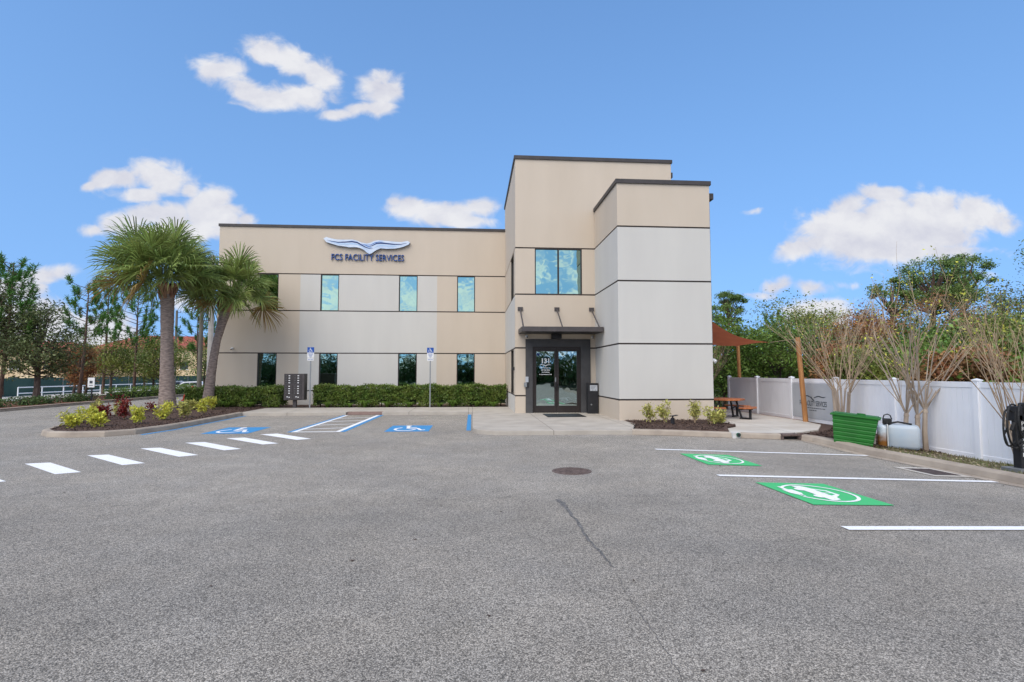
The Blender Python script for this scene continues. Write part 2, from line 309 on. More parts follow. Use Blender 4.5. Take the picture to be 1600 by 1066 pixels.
def npmesh(name, V, F, m, parent=None):      # V (n,3) F (k,4)
    me = bpy.data.meshes.new(name); V = np.asarray(V, dtype=np.float32); F = np.asarray(F, dtype=np.int32)
    me.vertices.add(len(V)); me.vertices.foreach_set('co', V.ravel())
    k = F.shape[1]; me.loops.add(F.size); me.loops.foreach_set('vertex_index', F.ravel())
    me.polygons.add(len(F)); me.polygons.foreach_set('loop_start', np.arange(len(F), dtype=np.int32)*k); me.polygons.foreach_set('loop_total', np.full(len(F), k, dtype=np.int32))
    me.update(calc_edges=True); return link(name, me, m, parent)
rng = np.random.default_rng(7); random.seed(7)
def unit(a): return a/np.maximum(np.linalg.norm(a, axis=-1, keepdims=True), 1e-9)
def leaves(name, P, L, m, parent=None, asp=.5, up=0., D=None):
    P = np.asarray(P); n = len(P); A = unit(rng.normal(size=(n, 3)) if D is None else D+rng.normal(size=(n, 3))*.25)
    if up: A = unit(A*np.array([1, 1, 1-up]))
    B = unit(np.cross(A, unit(rng.normal(size=(n, 3))+np.array([0, 0, up*2]))))
    if up: 
        Nn = unit(rng.normal(size=(n, 3))*(1-up)+np.array([0, 0, up*1.5])); B = unit(np.cross(Nn, A))
    L = (np.full(n, L) if np.isscalar(L) else L)*rng.uniform(.6, 1.3, n); L = L[:, None]
    V = np.stack([P-A*L/2, P+B*L*asp/2, P+A*L/2, P-B*L*asp/2], 1).reshape(-1, 3)
    return npmesh(name, V, np.arange(4*n).reshape(n, 4), m, parent)
def leaf_strips(name, strips, m, parent=None):   # strips: list of (pts (k,3), widths(k), side(3))
    V = []; F = []; b = 0
    for pts, w, sd in strips:
        k = len(pts)
        for i in range(k): V.append(pts[i]-sd*w[i]); V.append(pts[i]+sd*w[i])
        for i in range(k-1): F.append((b+2*i, b+2*i+1, b+2*i+3, b+2*i+2))
        b += 2*k
    return npmesh(name, V, F, m, parent)
def kids(o): return [c for c in C.objects if c.parent == o]
def copy_tree(o, parent=None):
    c = o.copy(); C.objects.link(c)
    if parent is not None: c.parent = parent
    for ch in kids(o): copy_tree(ch, c)
    return c
def text_mb(body, w, h, depth, bold=0.0, font_spacing=1.0):
    """text lying in x (width w) / z (height h), facing -y, centred on x=0, bottom z=0"""
    cu = bpy.data.curves.new('t', 'FONT'); cu.body = body; cu.size = 1; cu.extrude = .5; cu.offset = bold; cu.space_character = font_spacing; cu.resolution_u = 3
    o = bpy.data.objects.new('t', cu); C.objects.link(o); bpy.context.view_layer.update()
    dg = bpy.context.evaluated_depsgraph_get(); me = bpy.data.meshes.new_from_object(o.evaluated_get(dg)); bpy.data.objects.remove(o); bpy.data.curves.remove(cu)
    v = np.array([q.co[:] for q in me.vertices]); f = [tuple(p.vertices) for p in me.polygons]; bpy.data.meshes.remove(me)
    mn, mxx = v.min(0), v.max(0); sc = (mxx-mn)
    x = (v[:, 0]-mn[0])/sc[0]*w-w/2; z = (v[:, 1]-mn[1])/sc[1]*h; y = -(v[:, 2]-mn[2])/sc[2]*depth
    t = MB(); t.add(list(zip(x, y, z)), f); return t
def hz(x, y):
    s = min(max(0., x-3.8), 5.7)
    return -.036*s*float(np.interp(y, [-20, 0, 5.8, 8.5, 12, 14.5, 17], [.2, .4, .62, 1, 1.1, .6, .3]))
def sheet(poly, off=.004, res=.25):
    """flat paint following the asphalt: quad poly (4 pts) subdivided"""
    a, b, c, d = [Vector((*p, 0)) for p in poly]; n = max(1, int(max((b-a).length, (c-d).length)/res)); m_ = max(1, int(max((d-a).length, (c-b).length)/res))
    vs = []; fs = []
    for j in range(m_+1):
        for i in range(n+1):
            p = a.lerp(b, i/n).lerp(d.lerp(c, i/n), j/m_); vs.append((p.x, p.y, hz(p.x, p.y)+off))
    for j in range(m_):
        for i in range(n): k = j*(n+1)+i; fs.append((k, k+1, k+n+2, k+n+1))
    return vs, fs
# ================================================================ SETTING
def struct(o): o['kind'] = 'structure'; return o
# terrain, one sheet to the horizon
def gz(x, y):
    if x > 9.6: return -.36-.06*min(1, max(0, (x-9.6)/4))
    if x < -21: return -.06-1.1*min(1, max(0, (-27.5-x)/10))
    return hz(x, y)-.12
gx = [-900, -400, -200, -110, -70, -50]+list(range(-46, -20, 2))+list(range(-20, 10, 2))+[9.5, 9.7, 11, 14, 20, 35, 60, 120, 300, 900]
gy = [-900, -300, -100, -50, -30, -20, -10, -5, 0, 3, 6, 9, 12, 15, 18, 22, 30, 40, 55, 75, 110, 160, 300, 900]
vs = [(x, y, gz(x, y)) for y in gy for x in gx]; nx = len(gx)
fs = [(j*nx+i, j*nx+i+1, (j+1)*nx+i+1, (j+1)*nx+i) for j in range(len(gy)-1) for i in range(nx-1)]
struct(MB().add(vs, fs).build('ground', M['soil'], fix=False))
# parking lot + side road, one asphalt sheet
ax = list(np.arange(-20.6, 3.8, .8))+[3.8]+list(np.arange(4.2, 9.6, .4))+[9.6]
ay = [-30, -24, -20, -15, -10, -5]+list(np.arange(-3, 18, .5))+list(np.arange(18, 30, 2))+[32, 40, 50, 62, 80]
vs = [(x, y, hz(x, y)) for y in ay for x in ax]; nx = len(ax)
fs = [(j*nx+i, j*nx+i+1, (j+1)*nx+i+1, (j+1)*nx+i) for j in range(len(ay)-1) for i in range(nx-1)]
struct(MB().add(vs, fs).build('parking_lot', M['asphalt'], fix=False))
def curb(path, h=.15, w=.17, name='kerb', m='curb', base=hz, closed=False):
    """path: outer foot, the kerb top lies to the LEFT of the travel direction"""
    P = [Vector((x, y, 0)) for x, y in path]; Q = []
    for i in range(len(P)-1):
        n = max(1, int((P[i+1]-P[i]).length/.5)); Q += [P[i].lerp(P[i+1], k/n) for k in range(n)]
    Q.append(P[-1]); vs = []; fs = []; k = 7
    for i, p in enumerate(Q):
        t = (Q[min(i+1, len(Q)-1)]-Q[max(i-1, 0)]).normalized(); nrm = Vector((-t.y, t.x, 0)); z = base(p.x, p.y)
        for o, dz in ((-.0, -.1), (0, .02), (.02, h-.035), (.045, h-.008), (.07, h), (w, h), (w, -.1)):
            q = p+nrm*o; vs.append((q.x, q.y, z+dz))
    for i in range(len(Q)-1):
        for j in range(k-1): fs.append((i*k+j, (i+1)*k+j, (i+1)*k+j+1, i*k+j+1))
    fs.append(tuple(range(k))); fs.append(tuple((len(Q)-1)*k+j for j in reversed(range(k))))
    mb = MB().add(vs, fs); return mb
def gap_joint(mb): return mb
# left planted island
isl = [(-9.05, 22.0), (-8.98, 17.9), (-9.05, 16.7), (-9.3, 15.6), (-9.8, 15.1), (-10.6, 14.98), (-11.3, 15.15), (-11.85, 15.7), (-12.5, 17.2), (-13.3, 20), (-13.9, 23), (-14.3, 26), (-14.3, 34)]
struct(curb(isl[::-1], .15, .17).build('island_kerb', M['curb']))
inner = [(-9.2, 24.9), (-9.2, 21.9), (-9.13, 17.9), (-9.2, 16.75), (-9.42, 15.72), (-9.87, 15.25), (-10.6, 15.13), (-11.22, 15.29), (-11.71, 15.78), (-12.35, 17.26), (-13.14, 20.03), (-13.74, 23.03), (-14.14, 26), (-14.14, 34), (-12.6, 34), (-12.6, 24.9)]
def bed(poly, z0, zt, name, m='mulch', mound=.07):
    cx = sum(p[0] for p in poly)/len(poly); cy = sum(p[1] for p in poly)/len(poly); n = len(poly); vs = []; fs = []
    for k, (s, z) in enumerate(((1, z0-.2), (1, z0), (.93, z0+.6*(zt-z0)), (.75, zt), (.35, zt+mound*.3))):
        for p in poly: vs.append((cx+(p[0]-cx)*s, cy+(p[1]-cy)*s, z))
    for k in range(4):
        for i in range(n): fs.append((k*n+i, k*n+(i+1) % n, (k+1)*n+(i+1) % n, (k+1)*n+i))
    fs.append(tuple(4*n+i for i in range(n))); return struct(MB().add(vs, fs).build(name, M[m]))
fr = [p for p in inner if p[1] < 24.95][:]   # the front lobe
front_lobe = [(-9.2, 23.4), (-9.2, 21.9), (-9.13, 17.9), (-9.2, 16.75), (-9.42, 15.72), (-9.87, 15.25), (-10.6, 15.13), (-11.22, 15.29), (-11.71, 15.78), (-12.35, 17.26), (-13.14, 20.03), (-13.74, 23.03), (-14.14, 26), (-12.9, 27.4), (-9.2, 27.4)]
bed(front_lobe, .11, .15, 'island_mulch')
# sidewalk in front of the wing, with the red ramp pad at the access aisle
struct(MB().prism([(-9.25, 21.9), (-5.05, 21.9), (-5.05, 22.35), (-3.62, 22.35), (-3.62, 21.9), (.02, 21.9), (.02, 24.85), (-9.25, 24.85)], -.2, .12).build('sidewalk', M['conc'], bevel=.012))
struct(MB().add([(-5.04, 21.9, .012), (-3.63, 21.9, .012), (-3.63, 22.345, .115), (-5.04, 22.345, .115)], [(0, 1, 2, 3)]).build('ramp_pad', mat('ramp_brick', (.21, .145, .12), (.17, .11, .09), 8, .85)))
struct(MB().prism([(-12.7, 24.86), (1.69, 24.86), (1.69, 27.6), (-12.7, 27.6)], -.2, .10).build('foundation_bed', M['mulch']))
arc = [(.02+.95*(1-math.cos(a)), 15.6-.95*math.sin(a)) for a in np.linspace(0, math.pi/2, 8)]
apron = [(.025, 24.85)]+arc+[(4.45, 14.6), (5.12, 16.5), (5.0, 17.9), (5.0, 21.6), (1.9, 21.6), (1.9, 24.85)]
struct(MB().prism(apron, -.2, .12).build('entrance_walk', M['conc'], bevel=.012))
c2 = [(4.44, 14.6), (5.6, 14.5), (7.0, 14.25), (7.9, 14.12), (8.45, 14.08)]
c3 = [(8.95, 13.98), (9.1, 13.75), (9.17, 13.4), (9.24, 12.5), (9.34, 10.6), (9.35, 9), (9.3, 6), (9.28, 2), (9.28, -12)]
struct(curb(c2, .15, .19).build('planter_kerb', M['curb'])); struct(curb(c3, .15, .24).build('lot_kerb', M['curb']))
# gutter pan along the right kerb
P = [Vector((x, y, 0)) for x, y in [(4.44, 14.6), (5.6, 14.5), (7.0, 14.25), (7.9, 14.12), (8.45, 14.08), (8.95, 13.98), (9.1, 13.75), (9.17, 13.4), (9.24, 12.5), (9.34, 10.6), (9.35, 9), (9.3, 6), (9.28, 2), (9.28, -12)]]
Q = []
for i in range(len(P)-1):
    n = max(1, int((P[i+1]-P[i]).length/.4)); Q += [P[i].lerp(P[i+1], k/n) for k in range(n)]
Q.append(P[-1]); vs = []
for i, p in enumerate(Q):
    t = (Q[min(i+1, len(Q)-1)]-Q[max(i-1, 0)]).normalized(); nn = Vector((-t.y, t.x, 0))
    wd = .05 if p.y > 13.9 else .28
    for o in (.01, -wd): q = p+nn*o; vs.append((q.x, q.y, hz(q.x, q.y)+.007))
struct(MB().add(vs, [(2*i, 2*i+1, 2*i+3, 2*i+2) for i in range(len(Q)-1)]).build('gutter', M['curb'], fix=False))
bed([(5.16, 16.4), (4.56, 14.8), (5.6, 14.68), (7.0, 14.43), (7.15, 14.45), (7.65, 15.6), (8.19, 16.1), (8.19, 17.7), (5.05, 17.7)], .10, .13, 'planter_mulch', mound=.04)
struct(MB().prism([(8.19, 24.4), (8.19, 16.05), (7.67, 15.6), (7.17, 14.42), (7.9, 14.31), (8.9, 14.32), (10.2, 15.1), (11.25, 16.5), (11.55, 18), (11.6, 24.4)], -.2, .035).build('patio', M['conc2'], bevel=.01))
struct(MB().bx(11.61, 12.3, 17.9, 24.4, -.2, .02).build('fence_mulch', M['pmulch']))
# verge right of the kerb
def vz(x, y):
    t = min(1, max(0, (x-9.5)/2.3)); n = .012*math.sin(x*7+y*3)+.01*math.sin(y*5.3-x*2)
    w = min(1, max(0, (y-13.7)/1.3)); return ((1-t)*(hz(9.5, y)+.12)+t*-.30)*(1-w)+(-.012)*w+n*(1-.6*w)
vs = []; fs = []; xs = np.arange(8.9, 13.7, .1); ys = np.arange(-12, 17.2, .3)
for y in ys:
    for x in xs: vs.append((x, y, vz(x, y)))
for j in range(len(ys)-1):
    for i in range(len(xs)-1):
        cx, cy = xs[i]+.05, ys[j]+.15
        if cx > (9.5 if cy < 11 else 9.35) or cy > 14.15: k = j*len(xs)+i; fs.append((k, k+1, k+len(xs)+1, k+len(xs)))
def vergemat():
    m = mat('verge_cover', (.105, .11, .045), (.16, .125, .075), 6, .95, .9, 30, ramp=(.4, .6)); n = m.node_tree.nodes; l = m.node_tree.links; p = n['Principled BSDF']; src = p.inputs['Base Color'].links[0].from_socket
    co = n.new('ShaderNodeTexCoord'); s = n.new('ShaderNodeSeparateXYZ'); l.new(co.outputs['Object'], s.inputs[0]); z = n.new('ShaderNodeTexNoise'); z.inputs['Scale'].default_value = 1.6; z.inputs['Detail'].default_value = 5; l.new(co.outputs['Object'], z.inputs['Vector'])
    a = n.new('ShaderNodeMath'); a.operation = 'MULTIPLY_ADD'; l.new(z.outputs['Fac'], a.inputs[0]); a.inputs[1].default_value = 2.4; l.new(s.outputs[1], a.inputs[2])
    r = n.new('ShaderNodeMapRange'); l.new(a.outputs[0], r.inputs[0]); r.inputs[1].default_value = 12.9; r.inputs[2].default_value = 13.5
    z2 = n.new('ShaderNodeTexNoise'); z2.inputs['Scale'].default_value = 28; l.new(co.outputs['Object'], z2.inputs['Vector']); mm = n.new('ShaderNodeMix'); mm.data_type = 'RGBA'; l.new(z2.outputs['Fac'], mm.inputs[0]); mm.inputs[6].default_value = (.05, .03, .022, 1); mm.inputs[7].default_value = (.12, .075, .055, 1)
    mi = n.new('ShaderNodeMix'); mi.data_type = 'RGBA'; l.new(r.outputs[0], mi.inputs[0]); l.new(src, mi.inputs[6]); l.new(mm.outputs[2], mi.inputs[7]); l.new(mi.outputs[2], p.inputs['Base Color']); return m
struct(MB().add(vs, fs).build('verge', vergemat(), fix=False))
# far side of the road on the left
c4 = [(-20.6, 80), (-20.7, 60), (-20.8, 40), (-20.7, 28), (-20.3, 22), (-19.4, 16), (-18.4, 10)]
struct(curb(c4[::-1], .14, .18).build('road_kerb', M['curb']))
struct(MB().add([(x, y, .12) for x, y in c4]+[(x-5.6, y, .10) for x, y in c4], [(i, i+1, 8+i, 7+i) for i in range(6)]).build('road_verge', M['pmulch'], fix=False))
struct(MB().add([(-26.6, -5, .10), (-26.6, 90, .10), (-29.6, 90, .02), (-29.6, -5, .02)], [(0, 1, 2, 3)]).build('far_path', M['conc2'], fix=False))
struct(MB().add([(-36, 30, -1.05), (-36, 140, -1.05), (-90, 140, -1.05), (-90, 30, -1.05)], [(0, 1, 2, 3)]).build('far_road', M['conc2'], fix=False))
struct(MB().bx(-14.2, 12, 41, 70, -.03, -.02).build('rear_lot', M['asphalt']))
# mulch chips
def inpoly(x, y, poly):
    c = False; j = len(poly)-1
    for i in range(len(poly)):
        if (poly[i][1] > y) != (poly[j][1] > y) and x < (poly[j][0]-poly[i][0])*(y-poly[i][1])/(poly[j][1]-poly[i][1])+poly[i][0]: c = not c
        j = i
    return c
def scatter(poly, n):
    xs = [p[0] for p in poly]; ys = [p[1] for p in poly]; out = []
    while len(out) < n:
        x, y = random.uniform(min(xs), max(xs)), random.uniform(min(ys), max(ys))
        if inpoly(x, y, poly): out.append((x, y))
    return out
pl = [(4.7, 14.9), (5.6, 14.72), (7.0, 14.47), (7.6, 15.6), (8.15, 16.1), (8.15, 17.5), (5.1, 17.5)]
pts = [(x, y, .165) for x, y in scatter([(x*.985-.16, y*.995+.1) for x, y in front_lobe], 9000)]+[(x, y, .145) for x, y in scatter(pl, 3000)]+[(x, y, vz(x, y)+.02) for x, y in scatter([(9.7, 12.4), (11.7, 12.4), (11.7, 16.4), (10.2, 14.9), (9.2, 14.25), (9.65, 13.6)], 3500)]+[(x, y, .115) for x, y in scatter([(-12.6, 24.9), (1.6, 24.9), (1.6, 25.6), (-12.6, 25.6)], 2500)]
o = leaves('mulch_chips', np.array(pts)+rng.normal(size=(len(pts), 3))*[0, 0, .012], .075, M['chip'], asp=.45, up=.75); o['kind'] = 'stuff'
# grass on the verge
G_ = scatter([(9.62, 2), (11.72, 2), (11.72, 12.9), (9.65, 12.6)], 9000); st = []
for x, y in G_:
    if random.random() > .25+.5*(math.sin(x*2.3+y*1.7)+math.sin(y*3.1)+2)/4: continue
    z = vz(x, y)-.01; a = random.uniform(0, 6.28); h = random.uniform(.025, .075); ln = random.uniform(0, .06); d = np.array([math.cos(a), math.sin(a), 0])
    st.append((np.array([[x, y, z], [x, y, z+h]])+np.array([[0, 0, 0], d*ln]), (.006, .0015), np.array([-d[1], d[0], 0])))
o = leaf_strips('grass', st, M['grass']); o['kind'] = 'stuff'
P_ = scatter([(9.7, 4), (11.7, 4), (11.7, 13.4), (9.7, 13)], 900)
o = leaves('fallen_leaves', [(x, y, vz(x, y)+.02) for x, y in P_], .06, mat('dry_leaf', (.28, .20, .12), (.42, .36, .26), 3, .8, island=.4), asp=.6, up=.8); o['kind'] = 'stuff'

# ================================================================ PAINT
def paint(name, quads, m, label, cat, group=None, off=.004):
    mb = MB()
    for q in quads: mb.add(*sheet(q, off))
    return tag(mb.build(name, M[m], fix=False), label, cat, group)
words = ['nearest the left picture edge', 'second', 'third', 'fourth', 'fifth', 'nearest the disabled bays']
strp = [((-8.4, 10.78), (-8.02, 10.88), (-6.72, 9.81), (-7.02, 9.64)), ((-7.95, 11.75), (-7.58, 11.83), (-6.18, 10.68), (-6.46, 10.48)), ((-7.48, 12.73), (-7.1, 12.82), (-5.68, 11.64), (-5.95, 11.42)),
        ((-6.99, 13.66), (-6.58, 13.77), (-5.17, 12.48), (-5.45, 12.28)), ((-6.39, 14.5), (-5.98, 14.63), (-4.67, 13.38), (-4.97, 13.2)), ((-5.86, 15.35), (-5.45, 15.5), (-4.15, 14.23), (-4.45, 14.02))]
lb = ['white crosswalk bar with only its tip at the left picture edge', 'white crosswalk bar nearest the camera that is wholly in view', 'white crosswalk bar second from the camera among those wholly in view', 'white crosswalk bar, third of six counting from the camera', 'white crosswalk bar, fourth of six counting away from camera', 'white crosswalk bar just in front of the left wheelchair bay', 'last white crosswalk bar, touching the foot of the striped access aisle']
paint('crosswalk_stripe', [((-8.85, 9.82), (-8.5, 9.92), (-7.33, 9.08), (-7.6, 8.9))], 'lineW', lb[0], 'crosswalk bar', 'crosswalk bars')
for q, l_ in zip(strp, lb[1:]): paint('crosswalk_stripe', [q], 'lineW', l_, 'crosswalk bar', 'crosswalk bars')
for yy, x1, l_ in ((11.80, 9.14, 'white bay line farthest from the camera, ending at the kerb by the green bin'), (8.75, 9.12, 'white bay line between the two green charging symbols'), (5.70, 9.05, 'white bay line nearest the camera, cut by the right picture edge')):
    paint('parking_line', [((4.12, yy-.07), (x1, yy-.07), (x1, yy+.07), (4.12, yy+.07))], 'lineW', l_, 'parking line', 'charging bay lines', .009)
a = empty('access_aisle', (-4.45, 19, .004), 'white striped access aisle with blue border between the two wheelchair bays', 'access aisle')
def pq(name, quads, m, parent, off=.004):
    mb = MB()
    for q in quads: mb.add(*sheet(q, off))
    return mb.build(name, M[m], parent, fix=False)
pq('blue_border', [((-5.30, 15.8), (-5.19, 15.8), (-5.03, 21.85), (-5.14, 21.85)), ((-3.80, 15.8), (-3.66, 15.8), (-3.55, 21.85), (-3.69, 21.85))], 'blue', a)
pq('white_border', [((-5.185, 15.8), (-5.05, 15.8), (-4.93, 21.85), (-5.025, 21.85)), ((-3.95, 15.8), (-3.805, 15.8), (-3.695, 21.85), (-3.82, 21.85)), ((-5.05, 15.8), (-3.95, 15.8), (-3.95, 15.93), (-5.05, 15.93))], 'lineW', a, .005)
for k in range(4): pq('hatching', [((-5.02+.02*k, 16.9+1.25*k-.35), (-3.93+.02*k, 16.9+1.25*k), (-3.93+.02*k, 17.0+1.25*k), (-5.02+.02*k, 17.0+1.25*k-.35))], 'lineW', a, .0055)
paint('bay_line', [((-.165, 15.9), (-.03, 15.9), (-.03, 21.87), (-.165, 21.87))], 'blue', 'bright blue bay line running up to the entrance walk corner', 'parking line')
paint('bay_line', [((-8.95, 16.9), (-8.83, 16.9), (-8.86, 21.87), (-8.97, 21.87)), ((-9.16, 15.55), (-9.02, 15.42), (-8.83, 16.85), (-8.95, 16.9))], 'blue', 'worn blue bay line along the foot of the planted island kerb', 'parking line')
def arcpts(cx, cy, r0, r1, a0, a1, n=28):
    o_ = [(cx+r1*math.cos(a), cy+r1*math.sin(a)) for a in np.linspace(a0, a1, n)]; i_ = [(cx+r0*math.cos(a), cy+r0*math.sin(a)) for a in np.linspace(a1, a0, n)]; return o_+i_
def bar(x0, y0, x1, y1, w):
    d = Vector((x1-x0, y1-y0)).normalized(); n = Vector((-d.y, d.x))*w/2; return [(x0+n.x, y0+n.y), (x0-n.x, y0-n.y), (x1-n.x, y1-n.y), (x1+n.x, y1+n.y)]
def disc(cx, cy, r, n=20, sy=1): return [(cx+r*math.cos(a), cy+sy*r*math.sin(a)) for a in np.linspace(0, 2*math.pi, n, endpoint=False)]
ISA = [arcpts(-.06, -.16, .255, .335, R(115), R(355)), disc(-.05, .46, .09), bar(-.04, .36, 0, -.04, .10), bar(-.01, .16, .24, .16, .075), bar(-.03, -.03, .30, -.03, .09), bar(.28, -.02, .42, -.36, .09), bar(.40, -.38, .54, -.32, .08)]
def flat(polys, f, name, m, parent):      # polys (2d) mapped by f to 3d
    mb = MB()
    for k, p in enumerate(polys): mb.add([f(x, y, k) for x, y in p], [tuple(range(len(p)))])
    return mb.build(name, m, parent, fix=False)
def tri(poly):                     # split ring polygons into quads so they fill well
    n = len(poly)//2; return [(poly[i], poly[i+1], poly[2*n-2-i], poly[2*n-1-i]) for i in range(n-1)]
def expand(polys):
    out = []
    for p in polys: out += tri(p) if len(p) == 56 else [p]
    return out
for cx, cy, lab in ((-6.93, 16.45, 'blue wheelchair symbol square painted beside the planted island'), (-1.9, 16.63, 'blue wheelchair symbol square painted between striped aisle and entrance walk')):
    b = empty('wheelchair_symbol', (cx, cy, .004), lab, 'pavement symbol', 'painted wheelchair symbols')
    pq('blue_square', [((cx-.64, cy-.88), (cx+.64, cy-.88), (cx+.64, cy+.88), (cx-.64, cy+.88))], 'blue', b)
    flat(expand(ISA), lambda x, y, k: (cx+x*1.02-.05, cy+y*1.45, .0085+k*1e-5), 'wheelchair_figure', M['lineW'], b)
# charging symbols: read from the lot towards the right kerb (up = +x, right = -y)
car = [(-.50, -.16), (-.50, -.02), (-.42, .02), (-.30, .05), (-.16, .21), (.14, .21), (.30, .05), (.46, .0), (.50, -.08), (.50, -.16)]
carw = [(-.20, .04), (-.11, .15), (.0, .15), (.0, .04)]; carw2 = [(.04, .04), (.04, .15), (.12, .15), (.2, .04)]
for cx, cy, sc, lab in ((4.98, 10.52, .95, 'green electric car charging symbol square, the farther of two on the asphalt'), (5.03, 7.48, 1.0, 'green electric car charging symbol square, the nearer of two on the asphalt')):
    b = empty('charging_symbol', (cx, cy, hz(cx, cy)), lab, 'pavement symbol', 'painted charging symbols')
    hw, hh = .56*sc, .72*sc
    pq('green_square', [((cx-hw, cy-hh), (cx+hw, cy-hh), (cx+hw, cy+hh), (cx-hw, cy+hh))], 'evgreen', b, .009)
    def f(x, y, k): X_, Y2 = cx+y*1.12*sc, cy-x*1.35*sc; return (X_, Y2, hz(X_, Y2)+.014+k*1e-5)
    ring = arcpts(0, 0, .385, .425, R(-62), R(232), 28)
    polys = tri(ring)+[[(x*.70, y*.86+.02) for x, y in car], disc(-.17, -.13, .065), disc(.17, -.13, .065), bar(-.30, -.33, -.14, -.335, .05), [(-.14, -.40), (-.14, -.26), (.02, -.25), (.10, -.29), (.10, -.37), (.02, -.41)], bar(.10, -.31, .17, -.31, .02), bar(.10, -.35, .17, -.35, .02)]
    flat(polys, f, 'car_and_plug', M['lineW'], b)
    flat([[(x*.70, y*.86+.02) for x, y in carw], [(x*.70, y*.86+.02) for x, y in carw2]], lambda x, y, k: (f(x, y, 0)[0], f(x, y, 0)[1], f(x, y, 0)[2]+.003), 'car_windows', M['evgreen'], b)
# crack stain, manhole, grate, kerb inlet, drain pipe
def ribbon(pts, ws, m, name, lab, cat):
    st = []; pv = []; 
    Pn = []
    for i in range(len(pts)-1):
        for t in np.linspace(0, 1, 9)[:-1]: Pn.append((pts[i][0]*(1-t)+pts[i+1][0]*t+random.uniform(-.012, .012), pts[i][1]*(1-t)+pts[i+1][1]*t, ws[i]*(1-t)+ws[i+1]*t))
    vs = []; fs = []
    for x, y, w in Pn: w1 = w*random.uniform(.3, 1.2); w2 = w*random.uniform(.3, 1.2); vs += [(x-w1, y, hz(x, y)+.003), (x+w2, y, hz(x, y)+.003)]
    for i in range(len(Pn)-1): fs.append((2*i, 2*i+1, 2*i+3, 2*i+2))
    return struct(MB().add(vs, fs).build(name, M[m], fix=False))
ribbon([(1.24, 4.6), (1.2, 4.0), (1.21, 3.45), (1.18, 2.9), (1.2, 2.4), (1.19, 1.9)], [.003, .004, .004, .003, .004, .003], 'tear', 'asphalt_crack', '', '')
ribbon([(1.17, 7.25), (1.19, 7.0), (1.2, 6.76), (1.22, 6.26), (1.2, 5.47), (1.24, 5.0), (1.25, 4.67)], [.05, .05, .03, .022, .018, .022, .004], 'tear', 'asphalt_crack', '', '')
vs = []; fs = []; xx = -8.
cr_ = []
while xx < 3.6:
    cr_.append((xx, 7.38+.06*math.sin(xx*1.7)+random.uniform(-.02, .02))); xx += random.uniform(.08, .2)
mb = MB()
for (x0, y0), (x1, y1) in zip(cr_, cr_[1:]):
    if random.random() < .6: w = random.uniform(.002, .005); mb.add([(x0, y0-w, .003), (x1, y1-w, .003), (x1, y1+w, .003), (x0, y0+w, .003)], [(0, 1, 2, 3)])
struct(mb.build('asphalt_seam', M['tear'], fix=False))
g = empty('manhole_cover', (1.74, 9.28, 0), 'round rusty brown manhole cover in the open asphalt', 'manhole cover')
MB().prism(disc(1.74, 9.28, .345, 40), -.05, .006).build('rim', M['iron'], g)
mb = MB().prism(disc(1.74, 9.28, .30, 40), 0, .011)
for i in range(-6, 7):
    for j in range(-6, 7):
        if math.hypot(i, j) < 6.3: mb.bx(1.74+i*.044-.015, 1.74+i*.044+.015, 9.28+j*.044-.015, 9.28+j*.044+.015, .0112, .018)
mb.build('lid', M['iron'], g)
gx0, gx1, gy0, gy1 = 8.62, 9.18, 9.35, 9.95
g = empty('storm_grate', (8.9, 9.65, hz(8.9, 9.65)), 'square rusty storm drain grate in a pale concrete collar by the right kerb', 'drain grate')
gzz = lambda x, y: hz(x, y)
mb = MB()
for q in (((8.38, 9.15), (9.14, 9.15), (9.14, 9.3), (8.38, 9.3)), ((8.38, 10.0), (9.14, 10.0), (9.14, 10.15), (8.38, 10.15)), ((8.38, 9.3), (8.5, 9.3), (8.5, 10.0), (8.38, 10.0)), ((9.02, 9.3), (9.14, 9.3), (9.14, 10.0), (9.02, 10.0))): mb.add(*sheet(q, .009))
mb.build('collar', M['conc2'], g, fix=False)
mb = MB(); mb.add(*sheet(((8.5, 9.3), (9.02, 9.3), (9.02, 10.0), (8.5, 10.0)), .005)); mb.build('pit', M['black'], g, fix=False)
mb = MB()
for k in range(13): y = 9.33+k*.053; mb.add(*sheet(((8.5, y), (9.02, y), (9.02, y+.028), (8.5, y+.028)), .012))
for k in range(4): x = 8.5+k*.167; mb.add(*sheet(((x, 9.3), (x+.025, 9.3), (x+.025, 10.0), (x, 10.0)), .014))
mb.build('grate_bars', M['iron'], g, fix=False)
g = empty('kerb_inlet', (8.7, 14.05, -.1), 'rusty steel kerb inlet opening left of the green bin', 'storm inlet')
z = hz(8.7, 14.0)
MB().bx(8.45, 8.95, 14.02, 14.34, z+.10, z+.155).build('inlet_hood', M['iron'], g, bevel=.008)
MB().bx(8.45, 8.95, 14.16, 14.2, z-.1, z+.10).build('throat', M['black'], g)
MB().bx(8.43, 8.47, 14.0, 14.2, z-.02, z+.1).build('cheek', M['iron'], g); MB().bx(8.93, 8.97, 13.98, 14.2, z-.02, z+.1).build('cheek', M['iron'], g)
g = empty('drain_pipe', (7.25, 14.2, -.05), 'white painted kerb patch with a dark green drain pipe mouth', 'drain pipe')
MB().bx(7.12, 7.34, 14.17, 14.38, -.12, .078).build('white_patch', mat('chalky_white', (.60, .60, .58), (.45, .43, .40), 14, .85), g, bevel=.01)
MB().tube([(7.27, 14.12, .015), (7.27, 14.3, .015)], .055, 16).build('pipe', mat('pipe_green', (.02, .09, .06), rough=.5), g, smooth=False)
MB().tube([(7.27, 14.117, .015), (7.27, 14.13, .015)], .042, 16).build('pipe_bore', M['black'], g)
